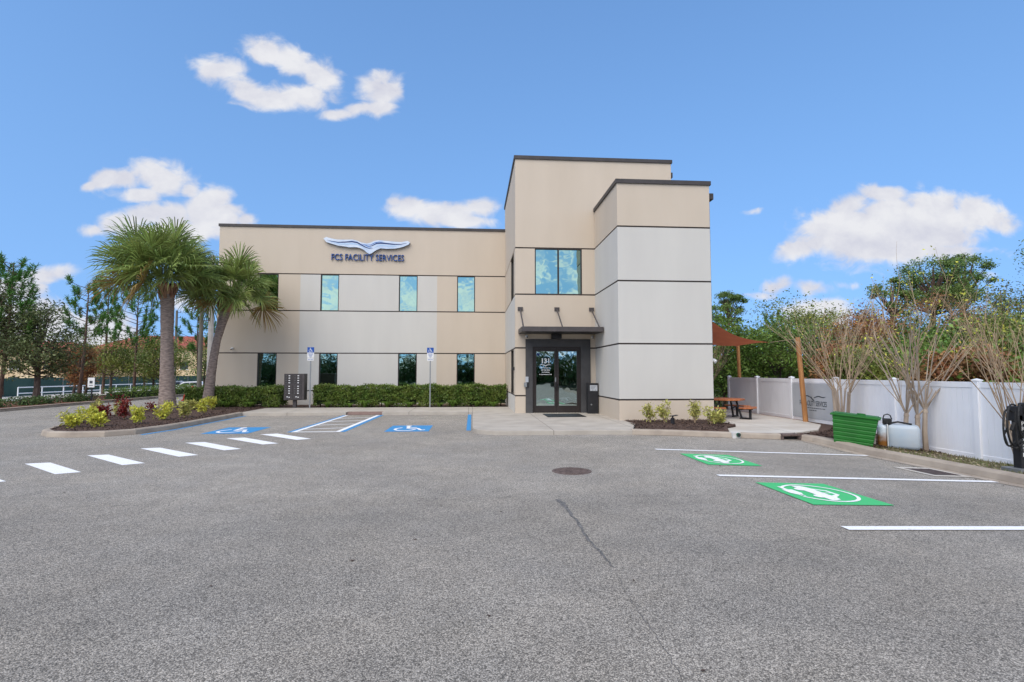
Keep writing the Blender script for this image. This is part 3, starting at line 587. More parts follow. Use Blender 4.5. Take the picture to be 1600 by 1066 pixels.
# ================================================================ OFFICE BUILDING
B = empty('office_building', (-2, 30, 0), 'two storey beige and grey stucco office building with taller entrance tower', 'building')
J = .028      # half reveal
zb = [-.15, .80, 2.69, 4.84, 6.72]
beige = MB(); grey = MB(); core = MB(); cap = MB()
def fpanel(x0, x1, z0, z1, y, mb, t=.2): mb.bx(x0, x1, y, y+t, z0, z1)
def bands(top): return list(zip([-.15]+[z+J for z in zb[1:]], [z-J for z in zb[1:]]+[top]))
# --- wing front (y = 27.5)
yw = 27.5; wt = 9.10
cols = [(-12.75, -8.72, beige), (-8.72, -1.83, grey), (-1.83, 1.699, beige)]
wins = [(-10.74, -9.8), (-7.72, -6.8), (-3.78, -2.83), (-.8, .13)]
for k, (z0, z1) in enumerate(bands(wt)):
    for x0, x1, mb in cols:
        if k == 4: mb = beige
        cuts = [x0]
        if k in (1, 3):
            for a_, b_ in wins:
                if x0 <= a_ < x1: cuts += [a_, b_]
        cuts.append(x1)
        for i in range(0, len(cuts), 2): fpanel(cuts[i], cuts[i+1], z0, z1, yw, mb)
core.bx(-12.72, 1.72, yw+.025, yw+.19, -.1, wt-.02) if False else None
# core strips behind the reveals
for z in zb[1:]: core.bx(-12.735, 1.69, yw+.022, yw+.19, z-J-.01, z+J+.01)
cap.bx(-12.80, 1.699, yw-.05, yw+.25, wt, wt+.13)
# wing left side, rear, right
beige.bx(-12.75, -12.55, yw+.2, 42, -.15, wt); beige.bx(-12.75, 8.2, 42, 42.2, -.15, wt); beige.bx(8.0, 8.2, yw, 42, -.15, wt)
cap.bx(-12.80, -12.5, yw+.25, 42.25, wt, wt+.13); cap.bx(-12.5, 8.25, 41.95, 42.25, wt, wt+.13); cap.bx(7.95, 8.25, yw+.3, 41.95, wt, wt+.13)
for z in zb[1:]: core.bx(-12.753, -12.74, yw+.2, 42, z-J, z+J)
# --- tower: x 1.7..8.17, y 21..27.5, top 10.36
yt = 21.0; tt = 10.36; tx0, tx1 = 1.7, 8.17
dx0, dx1, dz = 2.11, 4.72, 3.04
for k, (z0, z1) in enumerate(bands(tt)):
    if k in (0, 1): fpanel(tx0, dx0, z0, z1, yt, beige); fpanel(dx1, 4.95, z0, z1, yt, beige)
    elif k == 2: fpanel(tx0, dx0, z0, z1, yt, beige); fpanel(dx1, 4.95, z0, z1, yt, beige); fpanel(dx0, dx1, dz, z1, yt, beige)
    elif k == 3: fpanel(tx0, 2.49, z0, z1, yt, beige); fpanel(4.41, 4.95, z0, z1, yt, beige)
    else: fpanel(tx0, tx1, z0, z1, yt, beige)
fpanel(4.95, tx1, 6.0, 6.72-J, yt, beige)
for z in zb[1:]:
    if z < dz: core.bx(tx0+.01, dx0, yt+.022, yt+.19, z-J-.01, z+J+.01); core.bx(dx1, 4.95, yt+.022, yt+.19, z-J-.01, z+J+.01)
    else: core.bx(tx0+.01, 5.0 if z < 6 else tx1-.01, yt+.022, yt+.19, z-J-.01, z+J+.01)
# tower left face x = 1.7 : y 21.2 .. 27.5
lw = [(21.55, 22.0), (23.35, 24.0)]
lwins = [(21.75, 23.6)]
for k, (z0, z1) in enumerate(bands(tt)):
    mb = grey if k == 2 else beige
    if k == 0: mb = grey
    segs = [(21.2, 27.5 if k < 4 else 27.5)]
    if k in (1, 3): segs = [(21.2, 21.75), (23.6, 27.5)]
    for a_, b_ in segs: mb.bx(tx0, tx0+.2, a_, b_, z0, z1)
for z in zb[1:]: core.bx(tx0+.022, tx0+.19, 21.19, 27.5, z-J-.01, z+J+.01)
beige.bx(tx0, tx0+.2, 27.5, 27.72, 9.23, tt)
beige.bx(tx1-.2, tx1, 21.2, 27.72, -.1, tt); beige.bx(tx0+.2, tx1-.2, 27.52, 27.72, 9.0, tt)
cap.bx(tx0-.05, tx1+.05, yt-.05, yt+.25, tt, tt+.14); cap.bx(tx0-.05, tx0+.25, yt+.25, 27.77, tt, tt+.14); cap.bx(tx1-.25, tx1+.05, yt+.25, 27.77, tt, tt+.14); cap.bx(tx0+.25, tx1-.25, 27.47, 27.77, tt, tt+.14)
# --- stair box: x 4.93..8.2, y 17.6..21, top 8.24
yb = 17.6; bt = 8.22; bx0, bx1 = 4.93, 8.2
for k, (z0, z1) in enumerate(bands(bt)):
    mb = grey if k in (1, 2, 3) else beige
    fpanel(bx0, bx1, z0, z1, yb, mb); mb.bx(bx0, bx0+.2, yb+.2, 20.999 if k < 4 else 20.999, z0, z1); mb.bx(bx1-.2, bx1, yb+.2, 20.999, z0, z1)
for z in zb[1:]: core.bx(bx0+.01, bx1-.01, yb+.022, yb+.19, z-J-.01, z+J+.01); core.bx(bx0+.022, bx0+.19, yb+.19, 20.99, z-J-.01, z+J+.01); core.bx(bx1-.19, bx1-.022, yb+.19, 20.99, z-J-.01, z+J+.01)
cap.bx(bx0-.05, bx1+.05, yb-.05, yb+.25, bt, bt+.14); cap.bx(bx0-.05, bx0+.25, yb+.25, 20.95, bt, bt+.14); cap.bx(bx1-.25, bx1+.05, yb+.25, 20.95, bt, bt+.14)
o = beige.build('beige_wall', M['beige'], B); o['label'] = 'beige stucco wall panels'
for nm, test, lab_ in (('wing_wall', lambda v: v[1] > 27.4, 'light grey middle panels of the low wing'), ('tower_wall', lambda v: v[0] < 2.2 and v[1] < 27.6 and v[1] > 21.1, 'light grey side panel of the tower'), ('stair_wall', lambda v: v[0] > 4.8 and v[1] < 21.1, 'tall light grey panels of the front block')):
    q = MB()
    for b_ in range(0, len(grey.v), 8):
        if all(test(v) for v in grey.v[b_:b_+8]) and not (nm == 'tower_wall' and grey.v[b_][1] > 27.4): q.add(grey.v[b_:b_+8], [(3, 2, 1, 0), (4, 5, 6, 7), (0, 1, 5, 4), (1, 2, 6, 5), (2, 3, 7, 6), (3, 0, 4, 7)])
    o = q.build(nm, M['grey'], B); o['label'] = lab_
core.build('reveal_joint', M['reveal'], B)
cap.build('parapet_cap', M['cap'], B)
MB().bx(-12.5, 7.95, yw+.25, 41.95, 8.7, 8.8).bx(1.95, 7.9, 21.25, 27.47, 9.8, 9.9).bx(5.18, 7.95, 17.85, 20.98, 7.8, 7.9).build('roof', M['grey'], B)
def window(x0, x1, z0, z1, y, mull=0, axis='x', m='glass'):
    """glazed unit set 6 cm into the wall; axis y = in the x = const face"""
    fr = MB(); gl = MB(); f = .045
    def bb(mb, a0, a1, b0, b1, c0, c1):
        if axis == 'x': mb.bx(a0, a1, y+b0, y+b1, c0, c1)
        else: mb.bx(y+b0, y+b1, a0, a1, c0, c1)
    bb(fr, x0, x0+f, .03, .14, z0, z1); bb(fr, x1-f, x1, .03, .14, z0, z1); bb(fr, x0+f, x1-f, .03, .14, z0, z0+f); bb(fr, x0+f, x1-f, .03, .14, z1-f, z1)
    if mull: xm = (x0+x1)/2; bb(fr, xm-.03, xm+.03, .032, .14, z0+f, z1-f)
    w = fr.build('window', M['bronze'], B)
    bb(gl, x0+f-.01, x1-f+.01, .085, .1, z0+f-.01, z1-f+.01); gl.build('pane', M[m], w); return w
for a_, b_ in wins: window(a_, b_, zb[3]-J, zb[4]+J-.001, yw) ; window(a_, b_, zb[1]-J, zb[2]+J-.001, yw)
window(2.49, 4.41, zb[3]-J, zb[4]+J-.001, yt, mull=1)
window(21.75, 23.6, zb[3]-J, zb[4]+J-.001, tx0, axis='y'); window(21.75, 23.6, zb[1]-J, zb[2]+J-.001, tx0, axis='y')
# door surround + doors
sr = MB(); ys = yt-.035
sr.bx(dx0, 2.39, ys, yt+.15, .12, dz).bx(4.33, dx1, ys, yt+.15, .12, dz).bx(2.39, 4.33, ys, yt+.15, 2.74, dz)
sr.build('door_surround', M['surround'], B)
fr = MB(); yd = yt+.03; fr.bx(2.39, 2.455, yd, yd+.12, .12, 2.74).bx(4.265, 4.33, yd, yd+.12, .12, 2.74).bx(2.455, 4.265, yd, yd+.12, 2.655, 2.74)
fr.build('door_frame', M['bronze'], B)
for s, (x0, x1) in enumerate(((2.46, 3.355), (3.365, 4.26))):
    d = MB(); d.bx(x0, x0+.085, yd+.02, yd+.07, .135, 2.65).bx(x1-.085, x1, yd+.02, yd+.07, .135, 2.65).bx(x0+.085, x1-.085, yd+.02, yd+.07, 2.555, 2.65).bx(x0+.085, x1-.085, yd+.02, yd+.07, .135, .40)
    o = d.build('door', M['bronze'], B)
    MB().bx(x0+.08, x1-.08, yd+.04, yd+.052, .395, 2.56).build('pane', M['dglass'], o)
    hx = x1-.04 if s == 0 else x0+.04
    t_ = MB().tube([(hx, yd+.02, 1.28), (hx, yd-.06, 1.25), (hx+(-.02 if s == 0 else .02), yd-.07, 1.15), (hx, yd-.06, 1.05), (hx, yd+.02, 1.02)], .014, 8); t_.tube([(hx-(.16 if s == 0 else -.16), yd-.045, 1.15), (hx, yd-.045, 1.15)], .012, 8)
    t_.build('handle', M['black'], o)
    MB().bx(hx-.022, hx+.022, yd+.008, yd+.02, 1.33, 1.52).build('lock_plate', M['steel'], o) if s == 0 else None
    if s == 0:
        T = MB(); yy = yd+.036
        def put(b_, w, h, cx, z, bold=.0): t = text_mb(b_, w, h, .003, bold); T.add([(x+cx, y+yy, zz+z) for x, y, zz in t.v], t.f)
        put('131', .30, .20, 2.92, 2.08, .04)
        put('FCS Services, Inc', .42, .045, 2.92, 1.88, .03); put('407 000 0000', .34, .045, 2.92, 1.79, .03); put('No Soliciting', .30, .05, 2.92, 1.70, .03); put('By Appointment Only', .50, .05, 2.92, 1.61, .03)
        for q in ([(-.26, .03), (-.14, .035), (-.05, .01), (0, -.03), (.05, .01), (.14, .035), (.26, .03), (.15, .055), (.06, .045), (0, .01), (-.06, .045), (-.15, .055)],): T.xprism([(2.92+x, 1.985+z) for x, z in q], yy-.003, yy)
        T.build('door_lettering', M['white'], o, fix=False)
        MB().xprism(disc(2.62, 2.44, .07, 14, .75), yy-.003, yy).build('emblem_sticker', M['navy'], o, fix=False)
# canopy
g = MB(); g.bx(1.84, 4.90, 19.55, 20.99, 3.36, 3.40); g.bx(1.84, 4.90, 19.5, 19.58, 3.24, 3.42).bx(1.82, 1.90, 19.58, 20.99, 3.24, 3.42).bx(4.84, 4.91, 19.58, 20.99, 3.24, 3.42)
o = g.build('canopy', M['dkgrey'], B, bevel=.004)
MB().bx(1.9, 4.84, 19.58, 20.99, 3.245, 3.262).build('soffit', M['black'], o)
for x in (1.86+.04, 3.375, 4.78):
    MB().obx((x, 20.98, 4.25), .20, .05, .14).build('rod_bracket', M['dkgrey'], o)
    MB().tube([(x, 20.96, 4.22), (x, 19.65, 3.40)], .028, 8).build('tension_rod', M['dkgrey'], o)
MB().bx(3.13, 3.52, 20.7, 20.985, 3.05, 3.24).build('canopy_light', M['black'], o, bevel=.01)
# leader heads and downspouts on the right side walls
for y, zt, pz in ((21.55, 10.14, 0), (17.85, 7.98, 0)):
    o = MB().prism([(8.205, y-.16), (8.40, y-.16), (8.40, y+.16), (8.205, y+.16)], zt-.22, zt).build('leader_head', M['cap'], B, bevel=.01)
    MB().bx(8.212, 8.30, y-.05, y+.05, .05 if y < 20 else .05, zt-.21).build('downspout', M['cap'], B)
# ---------------------------------------------------------------- wall sign
M['lface'] = mat('letter_face', (.02, .07, .24), rough=.4)
sg = empty('wall_sign', (-5.4, 27.5, 7.45), 'blue and white winged emblem with navy FCS FACILITY SERVICES letters high on the wing wall', 'sign')
fx = lambda zx: -7.58+(zx-205)*.00425
fz = lambda zy: 8.60-(zy-92)*.00425
out = [(205, 108), (235, 92), (300, 110), (370, 121), (450, 121), (540, 117), (600, 130), (650, 152), (720, 162), (760, 150), (800, 130), (850, 119), (950, 127), (1050, 135), (1130, 138), (1200, 122), (1228, 138), (1212, 162), (1150, 190), (1100, 204), (1050, 214), (950, 219), (880, 213), (835, 232), (805, 250), (775, 275), (750, 285), (720, 270), (690, 240), (640, 215), (590, 205), (540, 206), (500, 207), (470, 200), (380, 190), (300, 167), (240, 148)]
poly = [(fx(a_), fz(b_)) for a_, b_ in out][::-1]
cxm = -5.33; czm = 8.25
def grow(p, k):      # offset outline
    n = len(p); r = []
    for i in range(n):
        t = Vector((p[(i+1) % n][0]-p[i-1][0], p[(i+1) % n][1]-p[i-1][1])).normalized(); r.append((p[i][0]+t.y*k, p[i][1]-t.x*k))
    return r
import mathutils
def fillprism(poly, y0, y1):
    idx = mathutils.geometry.tessellate_polygon([[Vector((p[0], p[1], 0)) for p in poly]]); n = len(poly); mb = MB()
    mb.add([(p[0], y0, p[1]) for p in poly]+[(p[0], y1, p[1]) for p in poly], [tuple(t) for t in idx]+[tuple(n+i for i in reversed(t)) for t in idx]+[(i, (i+1) % n, n+(i+1) % n, n+i) for i in range(n)]); return mb
fillprism(grow(poly, -.0), 27.36, 27.497).build('emblem_box', M['navy'], sg)
fillprism(grow(poly, .012) if True else poly, 27.352, 27.36).build('emblem_face', mat('emblem_pale', (.44, .53, .66), (.60, .66, .73), 2, .4), sg)
def stripe(pts, w, y, m, name):
    P3 = [Vector((fx(a_), fz(b_))) for a_, b_ in pts]; n = len(P3); L_ = []; R_ = []
    for i, p in enumerate(P3):
        t = (P3[min(i+1, n-1)]-P3[max(i-1, 0)]).normalized(); nn = Vector((-t.y, t.x)); k = w*math.sin(math.pi*(i+.35)/(n-.3)); L_.append(p+nn*k); R_.append(p-nn*k)
    mb = MB(); mb.add([(p.x, y, p.y) for p in L_]+[(p.x, y, p.y) for p in R_], [(i, i+1, n+i+1, n+i) for i in range(n-1)]); return mb.build(name, m, sg, fix=False)
stripe([(245, 125), (300, 140), (380, 152), (460, 148), (540, 140), (600, 150), (650, 178), (700, 205), (750, 222), (790, 222)], .036, 27.3495, M['navy'], 'emblem_stripe')
stripe([(260, 138), (330, 155), (400, 172), (480, 170), (560, 165), (620, 180), (670, 205), (715, 235)], .030, 27.3492, M['paleblue'], 'emblem_stripe')
stripe([(650, 165), (700, 180), (740, 200), (780, 212)], .022, 27.3488, M['midblue'], 'emblem_stripe')
stripe([(740, 200), (780, 185), (830, 158), (880, 152), (950, 157), (1040, 165), (1120, 163), (1190, 148)], .036, 27.3495, M['navy'], 'emblem_stripe')
stripe([(800, 215), (850, 188), (900, 178), (980, 188), (1060, 185), (1140, 172)], .028, 27.3491, M['paleblue'], 'emblem_stripe')
stripe([(700, 175), (760, 178), (810, 150), (860, 138), (920, 140)], .018, 27.3489, M['midblue'], 'emblem_stripe')
t = text_mb('FCS FACILITY SERVICES', 3.66, .33, .06, .004, 1.0); t.v = [(x-5.36, y+27.48, z+7.44) for x, y, z in t.v]; t.build('sign_letters', M['navy'], sg, fix=False)
t = text_mb('FCS FACILITY SERVICES', 3.66, .33, .004, .0, 1.0); t.v = [(x-5.36, y+27.419, z+7.44) for x, y, z in t.v]; t.build('letter_faces', M['lface'], sg, fix=False)
# ---------------------------------------------------------------- small things at the entrance
def dome(x, y, z, lab):
    g = empty('security_camera', (x, y, z), lab, 'security camera', 'wall cameras')
    MB().tube([(x, y-.005, z), (x, y-.05, z)], [.055, .055], 14).build('mount', M['white'], g)
    MB().tube([(x, y-.05, z), (x, y-.12, z-.02), (x, y-.17, z-.05)], [.035, .045, .04], 12).build('housing', M['white'], g, smooth=True)
    MB().tube([(x, y-.171, z-.05), (x, y-.178, z-.053)], .03, 12).build('lens', M['black'], g)
dome(2.16, yt, 3.16, 'small white camera left of the door under the canopy'); dome(4.80, yt, 3.14, 'small white camera right of the door under the canopy'); dome(-11.95, yw, 2.92, 'small white camera on the wing wall behind the right palm')
g = empty('wall_lamp', (1.7, 21.4, 1.87), 'small black box lamp on the tower side wall left of the door', 'wall lamp'); MB().bx(1.60, 1.699, 21.34, 21.46, 1.80, 1.94).build('lamp_body', M['black'], g, bevel=.01)
g = empty('intercom', (2.12, yt, 1.3), 'small silver and white intercom panel on the left of the door surround', 'intercom')
MB().bx(2.10, 2.22, yt-.075, yt-.036, 1.33, 1.55).build('keypad', M['grey2'], g, bevel=.006); MB().bx(2.04, 2.16, yt-.09, yt-.037, 1.14, 1.32).build('call_box', M['steel'], g, bevel=.006); MB().bx(2.165, 2.22, yt-.07, yt-.037, 1.12, 1.325).build('reader', M['black'], g, bevel=.004)
g = empty('drop_box', (4.79, 20.5, .12), 'black pedestal drop box with a white notice right of the glass doors', 'drop box')
MB().bx(4.50, 4.90, 20.45, 20.78, .12, 1.30).build('cabinet', M['black'], g, bevel=.008); MB().bx(4.57, 4.86, 20.435, 20.449, 1.0, 1.22).build('notice', M['grey2'], g)
T = MB()
for k in range(3): T.bx(4.60, 4.80-.03*k, 20.431, 20.434, 1.17-.045*k, 1.18-.045*k)
T.bx(4.67, 4.69, 20.431, 20.434, 1.015, 1.05).bx(4.77, 4.79, 20.431, 20.434, 1.015, 1.05).build('notice_print', M['dkgrey2'], g); MB().tube([(4.62, 20.45, .47), (4.62, 20.42, .47)], .03, 12).build('lock', M['steel'], g)
o = MB().bx(2.70, 4.10, 18.95, 20.35, .122, .138).build('door_mat', M['blackrub'], bevel=.003); tag(o, 'black rubber mat on the concrete before the glass doors', 'door mat')
# ---------------------------------------------------------------- accessible parking signs
def psign(x, y, lab):
    g = empty('parking_sign', (x, y, .1), lab, 'parking sign', 'wheelchair parking signs')
    MB().bx(x-.028, x+.028, y, y+.03, .1, 2.86).build('post', M['steel'], g)
    p = MB().bx(x-.15, x+.15, y-.012, y-.002, 2.62, 2.86).build('blue_panel', M['signblue'], g, bevel=.002)
    flat(expand(ISA), lambda a_, b_, k: (x+a_*.19-.01, y-.015-k*1e-5, 2.735+b_*.19), 'wheelchair_figure', M['white'], p)
    p = MB().bx(x-.15, x+.15, y-.012, y-.002, 2.39, 2.618).build('permit_panel', M['white'], g)
    T = MB()
    for b_, w, h, z in (('PARKING BY', .22, .035, 2.555), ('DISABLED', .2, .035, 2.505), ('PERMIT', .15, .035, 2.455), ('ONLY', .1, .035, 2.41)):
        t = text_mb(b_, w, h, .002, .01); T.add([(a_+x, q+y-.0125, c_+z) for a_, q, c_ in t.v], t.f)
    T.build('lettering', M['signblue'], p, fix=False)
    p = MB().bx(x-.14, x+.14, y-.012, y-.002, 2.25, 2.37).build('fine_panel', M['white'], g)
    t = text_mb('$250 FINE', .22, .05, .002, .01); T = MB(); T.add([(a_+x, q+y-.0125, c_+2.285) for a_, q, c_ in t.v], t.f); T.build('lettering', M['signblue'], p, fix=False)
psign(-7.32, 24.75, 'blue and white wheelchair parking sign on a steel post beside the mailbox unit')
psign(-1.93, 24.75, 'blue and white wheelchair parking sign on a steel post before the long hedge')
# mailbox cluster
g = empty('mailbox_unit', (-8.0, 24.95, .1), 'dark grey cluster mailbox with many small doors between the two hedges', 'mailbox')
MB().bx(-8.45, -7.56, 24.7, 25.15, .47, 1.66).build('cabinet', M['dkgrey'], g, bevel=.01)
MB().bx(-8.10, -7.95, 24.85, 25.0, .13, .47).build('pedestal', M['dkgrey'], g); MB().bx(-8.2, -7.85, 24.75, 25.1, .1, .13).build('base_plate', M['dkgrey'], g)
k = 0
for c_, (x0, x1) in enumerate(((-8.42, -8.06), (-8.03, -7.67))):
    for r_ in range(8):
        z1 = 1.62-r_*.105-(.05 if r_ >= 4 else 0)
        o = MB().bx(x0, x1, 24.685, 24.699, z1-.095, z1).build('mail_door', M['cap'], g)
        MB().bx(x0+.17, x0+.24, 24.680, 24.6845, z1-.072, z1-.035).build('number_plate', M['white'], o)
        MB().bx(x0+.05, x0+.075, 24.680, 24.6845, z1-.06, z1-.04).build('lock', M['steel'], o)
    o = MB().bx(x0, x1, 24.685, 24.699, .50, .69).build('parcel_door', M['cap'], g); MB().bx(x0+.10, x0+.16, 24.68, 24.6845, .60, .64).bx(x0+.19, x0+.24, 24.68, 24.6845, .58, .62).build('number_plate', M['white'], o)

g = empty('flood_light', (8.28, 17.95, 2.2), 'small white twin flood light on the right side of the tall front block', 'flood light')
MB().bx(8.201, 8.25, 17.88, 18.02, 2.12, 2.26).build('back_box', M['white'], g, bevel=.01)
for s_ in (-1, 1): MB().tube([(8.25, 17.95+.03*s_, 2.2), (8.33, 17.92+.10*s_, 2.24+.10*s_), (8.38, 17.88+.13*s_, 2.20+.12*s_)], [.03, .06, .065], 12).build('lamp_head', M['white'], g)
# ================================================================ FENCE AND RIGHT SIDE
FX = 11.78; FT = 1.53
g = empty('vinyl_fence', (FX, 12, -.3), 'long white vinyl privacy fence with square posts behind the charging bays', 'fence')
py = [23.65, 21.25, 18.87, 16.48, 14.08, 11.62, 9.2, 6.8, 4.4, 2.0]
for i, y in enumerate(py):
    zb_ = -.02 if y > 16 else -.34
    p = MB().bx(FX-.065, FX+.065, y-.065, y+.065, zb_-.1, FT-.01).build('post', M['vinyl'], g, bevel=.004)
    c_ = MB(); c_.add([(FX-.08, y-.08, FT-.01), (FX+.08, y-.08, FT-.01), (FX+.08, y+.08, FT-.01), (FX-.08, y+.08, FT-.01), (FX-.08, y-.08, FT+.015), (FX+.08, y-.08, FT+.015), (FX+.08, y+.08, FT+.015), (FX-.08, y+.08, FT+.015), (FX, y, FT+.05)],
        [(3, 2, 1, 0), (0, 1, 5, 4), (1, 2, 6, 5), (2, 3, 7, 6), (3, 0, 4, 7), (4, 5, 8), (5, 6, 8), (6, 7, 8), (7, 4, 8)]); c_.build('post_cap', M['vinyl'], p)
for y1, y0 in zip(py, py[1:]):
    zb_ = -.0 if y0 > 16 else -.33; a0, a1 = y0+.066, y1-.066
    mb = MB(); n = 15; w = (a1-a0)/n
    for k in range(n): mb.bx(FX-.012, FX+.012, a0+k*w+.003, a0+(k+1)*w-.003, zb_+.14, FT-.17)
    mb.bx(FX-.006, FX+.006, a0, a1, zb_+.1, FT-.1)
    mb.build('panel', M['vinyl'], g)
    MB().bx(FX-.025, FX+.025, a0, a1, FT-.17, FT-.035).build('top_rail', M['vinyl'], g, bevel=.004); MB().bx(FX-.025, FX+.025, a0, a1, zb_, zb_+.14).build('bottom_rail', M['vinyl'], g, bevel=.004)
def yface(mb, x): # mesh made in x/z facing -y -> face -x ; local x runs towards -y
    mb.v = [(x+p[1], -p[0], p[2]) for p in mb.v]; return mb
g = empty('fence_sign', (FX-.04, 17.7, .1), 'grey banner with dark winged emblem and lettering fixed to the white fence', 'sign')
MB().bx(FX-.040, FX-.028, 16.60, 18.78, .13, 1.33).build('banner', M['grey2'], g)
yc = 17.62
T = MB()
def wing(sgn):
    pts = [(.04, -.02), (.12, .015), (.24, .055), (.36, .06), (.52, .03), (.72, .045), (.56, -.005), (.42, .01), (.30, .025), (.16, -.005), (.08, -.035)]
    return [(sgn*a_, b_) for a_, b_ in pts]
for s in (-1, 1):
    w_ = wing(s); mb = fillprism([(x, z+.86) for x, z in w_], -.002, 0); T.add(mb.v, mb.f)
mb = fillprism([(-.14, .86), (-.02, .77), (.05, .74), (.10, .765), (.02, .80), (-.08, .885)], -.0035, -.001); T.add(mb.v, mb.f)
t = text_mb('FCS FACILITY SERVICES', 1.46, .18, .002, .012); T.add([(a_, b_, c_+.56) for a_, b_, c_ in t.v], t.f)
x = -.58
while x < .55: w = random.uniform(.05, .12); T.bx(x, x+w, -.002, 0, .475, .50); x += w+.02
x = -.2
while x < .2: w = random.uniform(.06, .1); T.bx(x, x+w, -.002, 0, .395, .42); x += w+.02
yface(T, FX-.041); T.v = [(p[0], p[1]+yc, p[2]) for p in T.v]; T.build('banner_print', M['dkgrey2'], g, fix=False)
# posts + sail
def post(x0, y0, z0, x1, y1, z1, lab):
    o = MB().tube([(x0, y0, z0), ((x0+x1)/2, (y0+y1)/2, (z0+z1)/2), (x1, y1, z1)], [.085, .08, .075], 14).build('wooden_post', M['wood'], smooth=False)
    return tag(rebase(o, (x0, y0, z0)), lab, 'wooden post', 'wooden posts of the shade sail')
post(12.43, 23.9, -.05, 12.36, 23.9, 3.0, 'upright varnished wooden pole under the far corner of the shade sail')
post(11.42, 17.55, 0, 11.22, 17.55, 2.93, 'leaning varnished wooden pole in front of the fence banner')
g = empty('shade_sail', (8.22, 18, 3.3), 'terracotta fabric shade sail stretched from the building over the picnic table', 'shade sail')
A, Bc, Cc, Dc = Vector((8.25, 17.75, 3.50)), Vector((8.25, 24.0, 3.42)), Vector((12.3, 23.8, 2.92)), Vector((10.72, 18.4, 2.80))
n = 18; vs = []
for j in range(n+1):
    for i in range(n+1):
        u, v = i/n, j/n
        uu = u; vv = v
        p = A.lerp(Dc, uu).lerp(Bc.lerp(Cc, uu), vv)
        ctr = (A+Bc+Cc+Dc)/4; e = .16*(4*u*(1-u)*(1-abs(2*v-1)*-0.0))*(abs(2*v-1)**2)+.16*(4*v*(1-v))*(abs(2*u-1)**2)
        p = p.lerp(ctr, e*.9); p.z -= .22*(16*u*(1-u)*v*(1-v))+.12*(4*u*(1-u))*(1-v)
        vs.append(tuple(p))
MB().add(vs, [(j*(n+1)+i, j*(n+1)+i+1, (j+1)*(n+1)+i+1, (j+1)*(n+1)+i) for j in range(n) for i in range(n)]).build('fabric', M['sail'], g, smooth=True, fix=False)
MB().tube([Dc, (11.0, 17.95, 2.85), (11.22, 17.6, 2.88)], .008, 5).build('rope', M['rope'], g); MB().tube([A, (8.18, 17.65, 3.52)], .012, 5).tube([Bc, (8.18, 24.1, 3.45)], .012, 5).tube([Cc, (12.36, 23.9, 2.95)], .01, 5).build('rope', M['steel'], g)
# picnic table: octagonal top, four benches on a black frame
tx, ty = 9.38, 19.2; zt = .035
g = empty('picnic_table', (tx, ty, zt), 'orange slatted picnic table with attached benches and black frame on the patio', 'picnic table')
oc = [(tx+.70*math.cos(a), ty+.70*math.sin(a)) for a in np.linspace(R(22.5), R(382.5), 8, endpoint=False)]
mb = MB()
for k in range(9):                          # boards clipped to the octagon
    y0, y1 = -.68+k*.152, -.68+k*.152+.142
    def hw(y): return min(.647, .647+.268-abs(y)+.0)
    a_, b_ = hw(y0), hw(y1); mb.prism([(tx-a_, ty+y0), (tx+a_, ty+y0), (tx+b_, ty+y1), (tx-b_, ty+y1)], .70, .755)
mb.build('table_top', M['terra'], g, bevel=.003)
for k in range(4):
    a = R(45+90*k)-R(8); c_, s_ = math.cos(a), math.sin(a)
    mb = MB()
    for r0, r1 in ((.80, .93), (.945, 1.07)):
        P4 = []
        for aa, rr in ((-.50, r0), (-.50, r1), (-.17, r1*1.03), (.17, r1*1.03), (.50, r1), (.50, r0), (.17, r0*1.03), (-.17, r0*1.03)): P4.append((tx+rr*math.cos(a+aa), ty+rr*math.sin(a+aa)))
        mb.prism(P4, .425, .475)
    mb.build('bench', M['terra'], g)
    mb = MB(); P_ = lambda r, z: (tx+r*c_, ty+r*s_, z)
    mb.tube([P_(.05, .70), P_(.48, .69)], .034, 8).tube([P_(.42, .70), P_(.62, .05)], .038, 8).tube([P_(.50, .36), P_(.75, .41), P_(1.02, .41)], .034, 8).tube([P_(.93, .42), P_(.93, .05)], .048, 8).tube([P_(.55, .05), P_(.75, .035+.03), P_(.97, .05)], .036, 8)
    mb.build('leg', M['black'], g)
# green bin
g = empty('storage_bin', (9.95, 13.3, -.12), 'green plastic storage bin with ribbed flared sides beside the kerb', 'storage bin')
L0, L1, Hh, D0, D1 = .80, .96, .74, .42, .55
def bin_pt(u, d, z, L, D): return (u*L/2, d*D/2, z)
mb = MB(); lev = []
zz = 0; prof = [(0, 0)]
for k in range(7): zz = k*.10; prof += [(zz+.005, 0), (zz+.02, .008), (zz+.08, .008), (zz+.095, 0)]
prof += [(.70, 0), (.70, 0)]
vs = []; 
for z, e in prof:
    t = z/Hh; L = L0+(L1-L0)*t+e*2; D = D0+(D1-D0)*t+e*2
    vs += [(-L/2, -D/2, z), (L/2, -D/2, z), (L/2, D/2, z), (-L/2, D/2, z)]
fs = [(4*k+i, 4*k+(i+1) % 4, 4*k+4+(i+1) % 4, 4*k+4+i) for k in range(len(prof)-1) for i in range(4)]+[(3, 2, 1, 0)]
rot = Matrix.Translation((9.66, 12.93, -.10)) @ Matrix.Rotation(R(-41), 4, 'Z') @ Matrix.Rotation(R(5.5), 4, 'Y')
mb.add(vs, fs); mb.xf(rot); o = mb.build('bin_body', M['green_bin'], g)
mb = MB().bx(-.53, .53, -.31, .31, .70, .745); mb.bx(-.48, .48, -.26, .26, .745, .762); mb.xf(rot); mb.build('rim_lid', M['green_bin'], g, bevel=.01)
mb = MB().tube([(.12, -.05, .762), (.12, -.05, .80)], .09, 16); mb.xf(rot); mb.build('lid_cap', M['green_bin'], g)
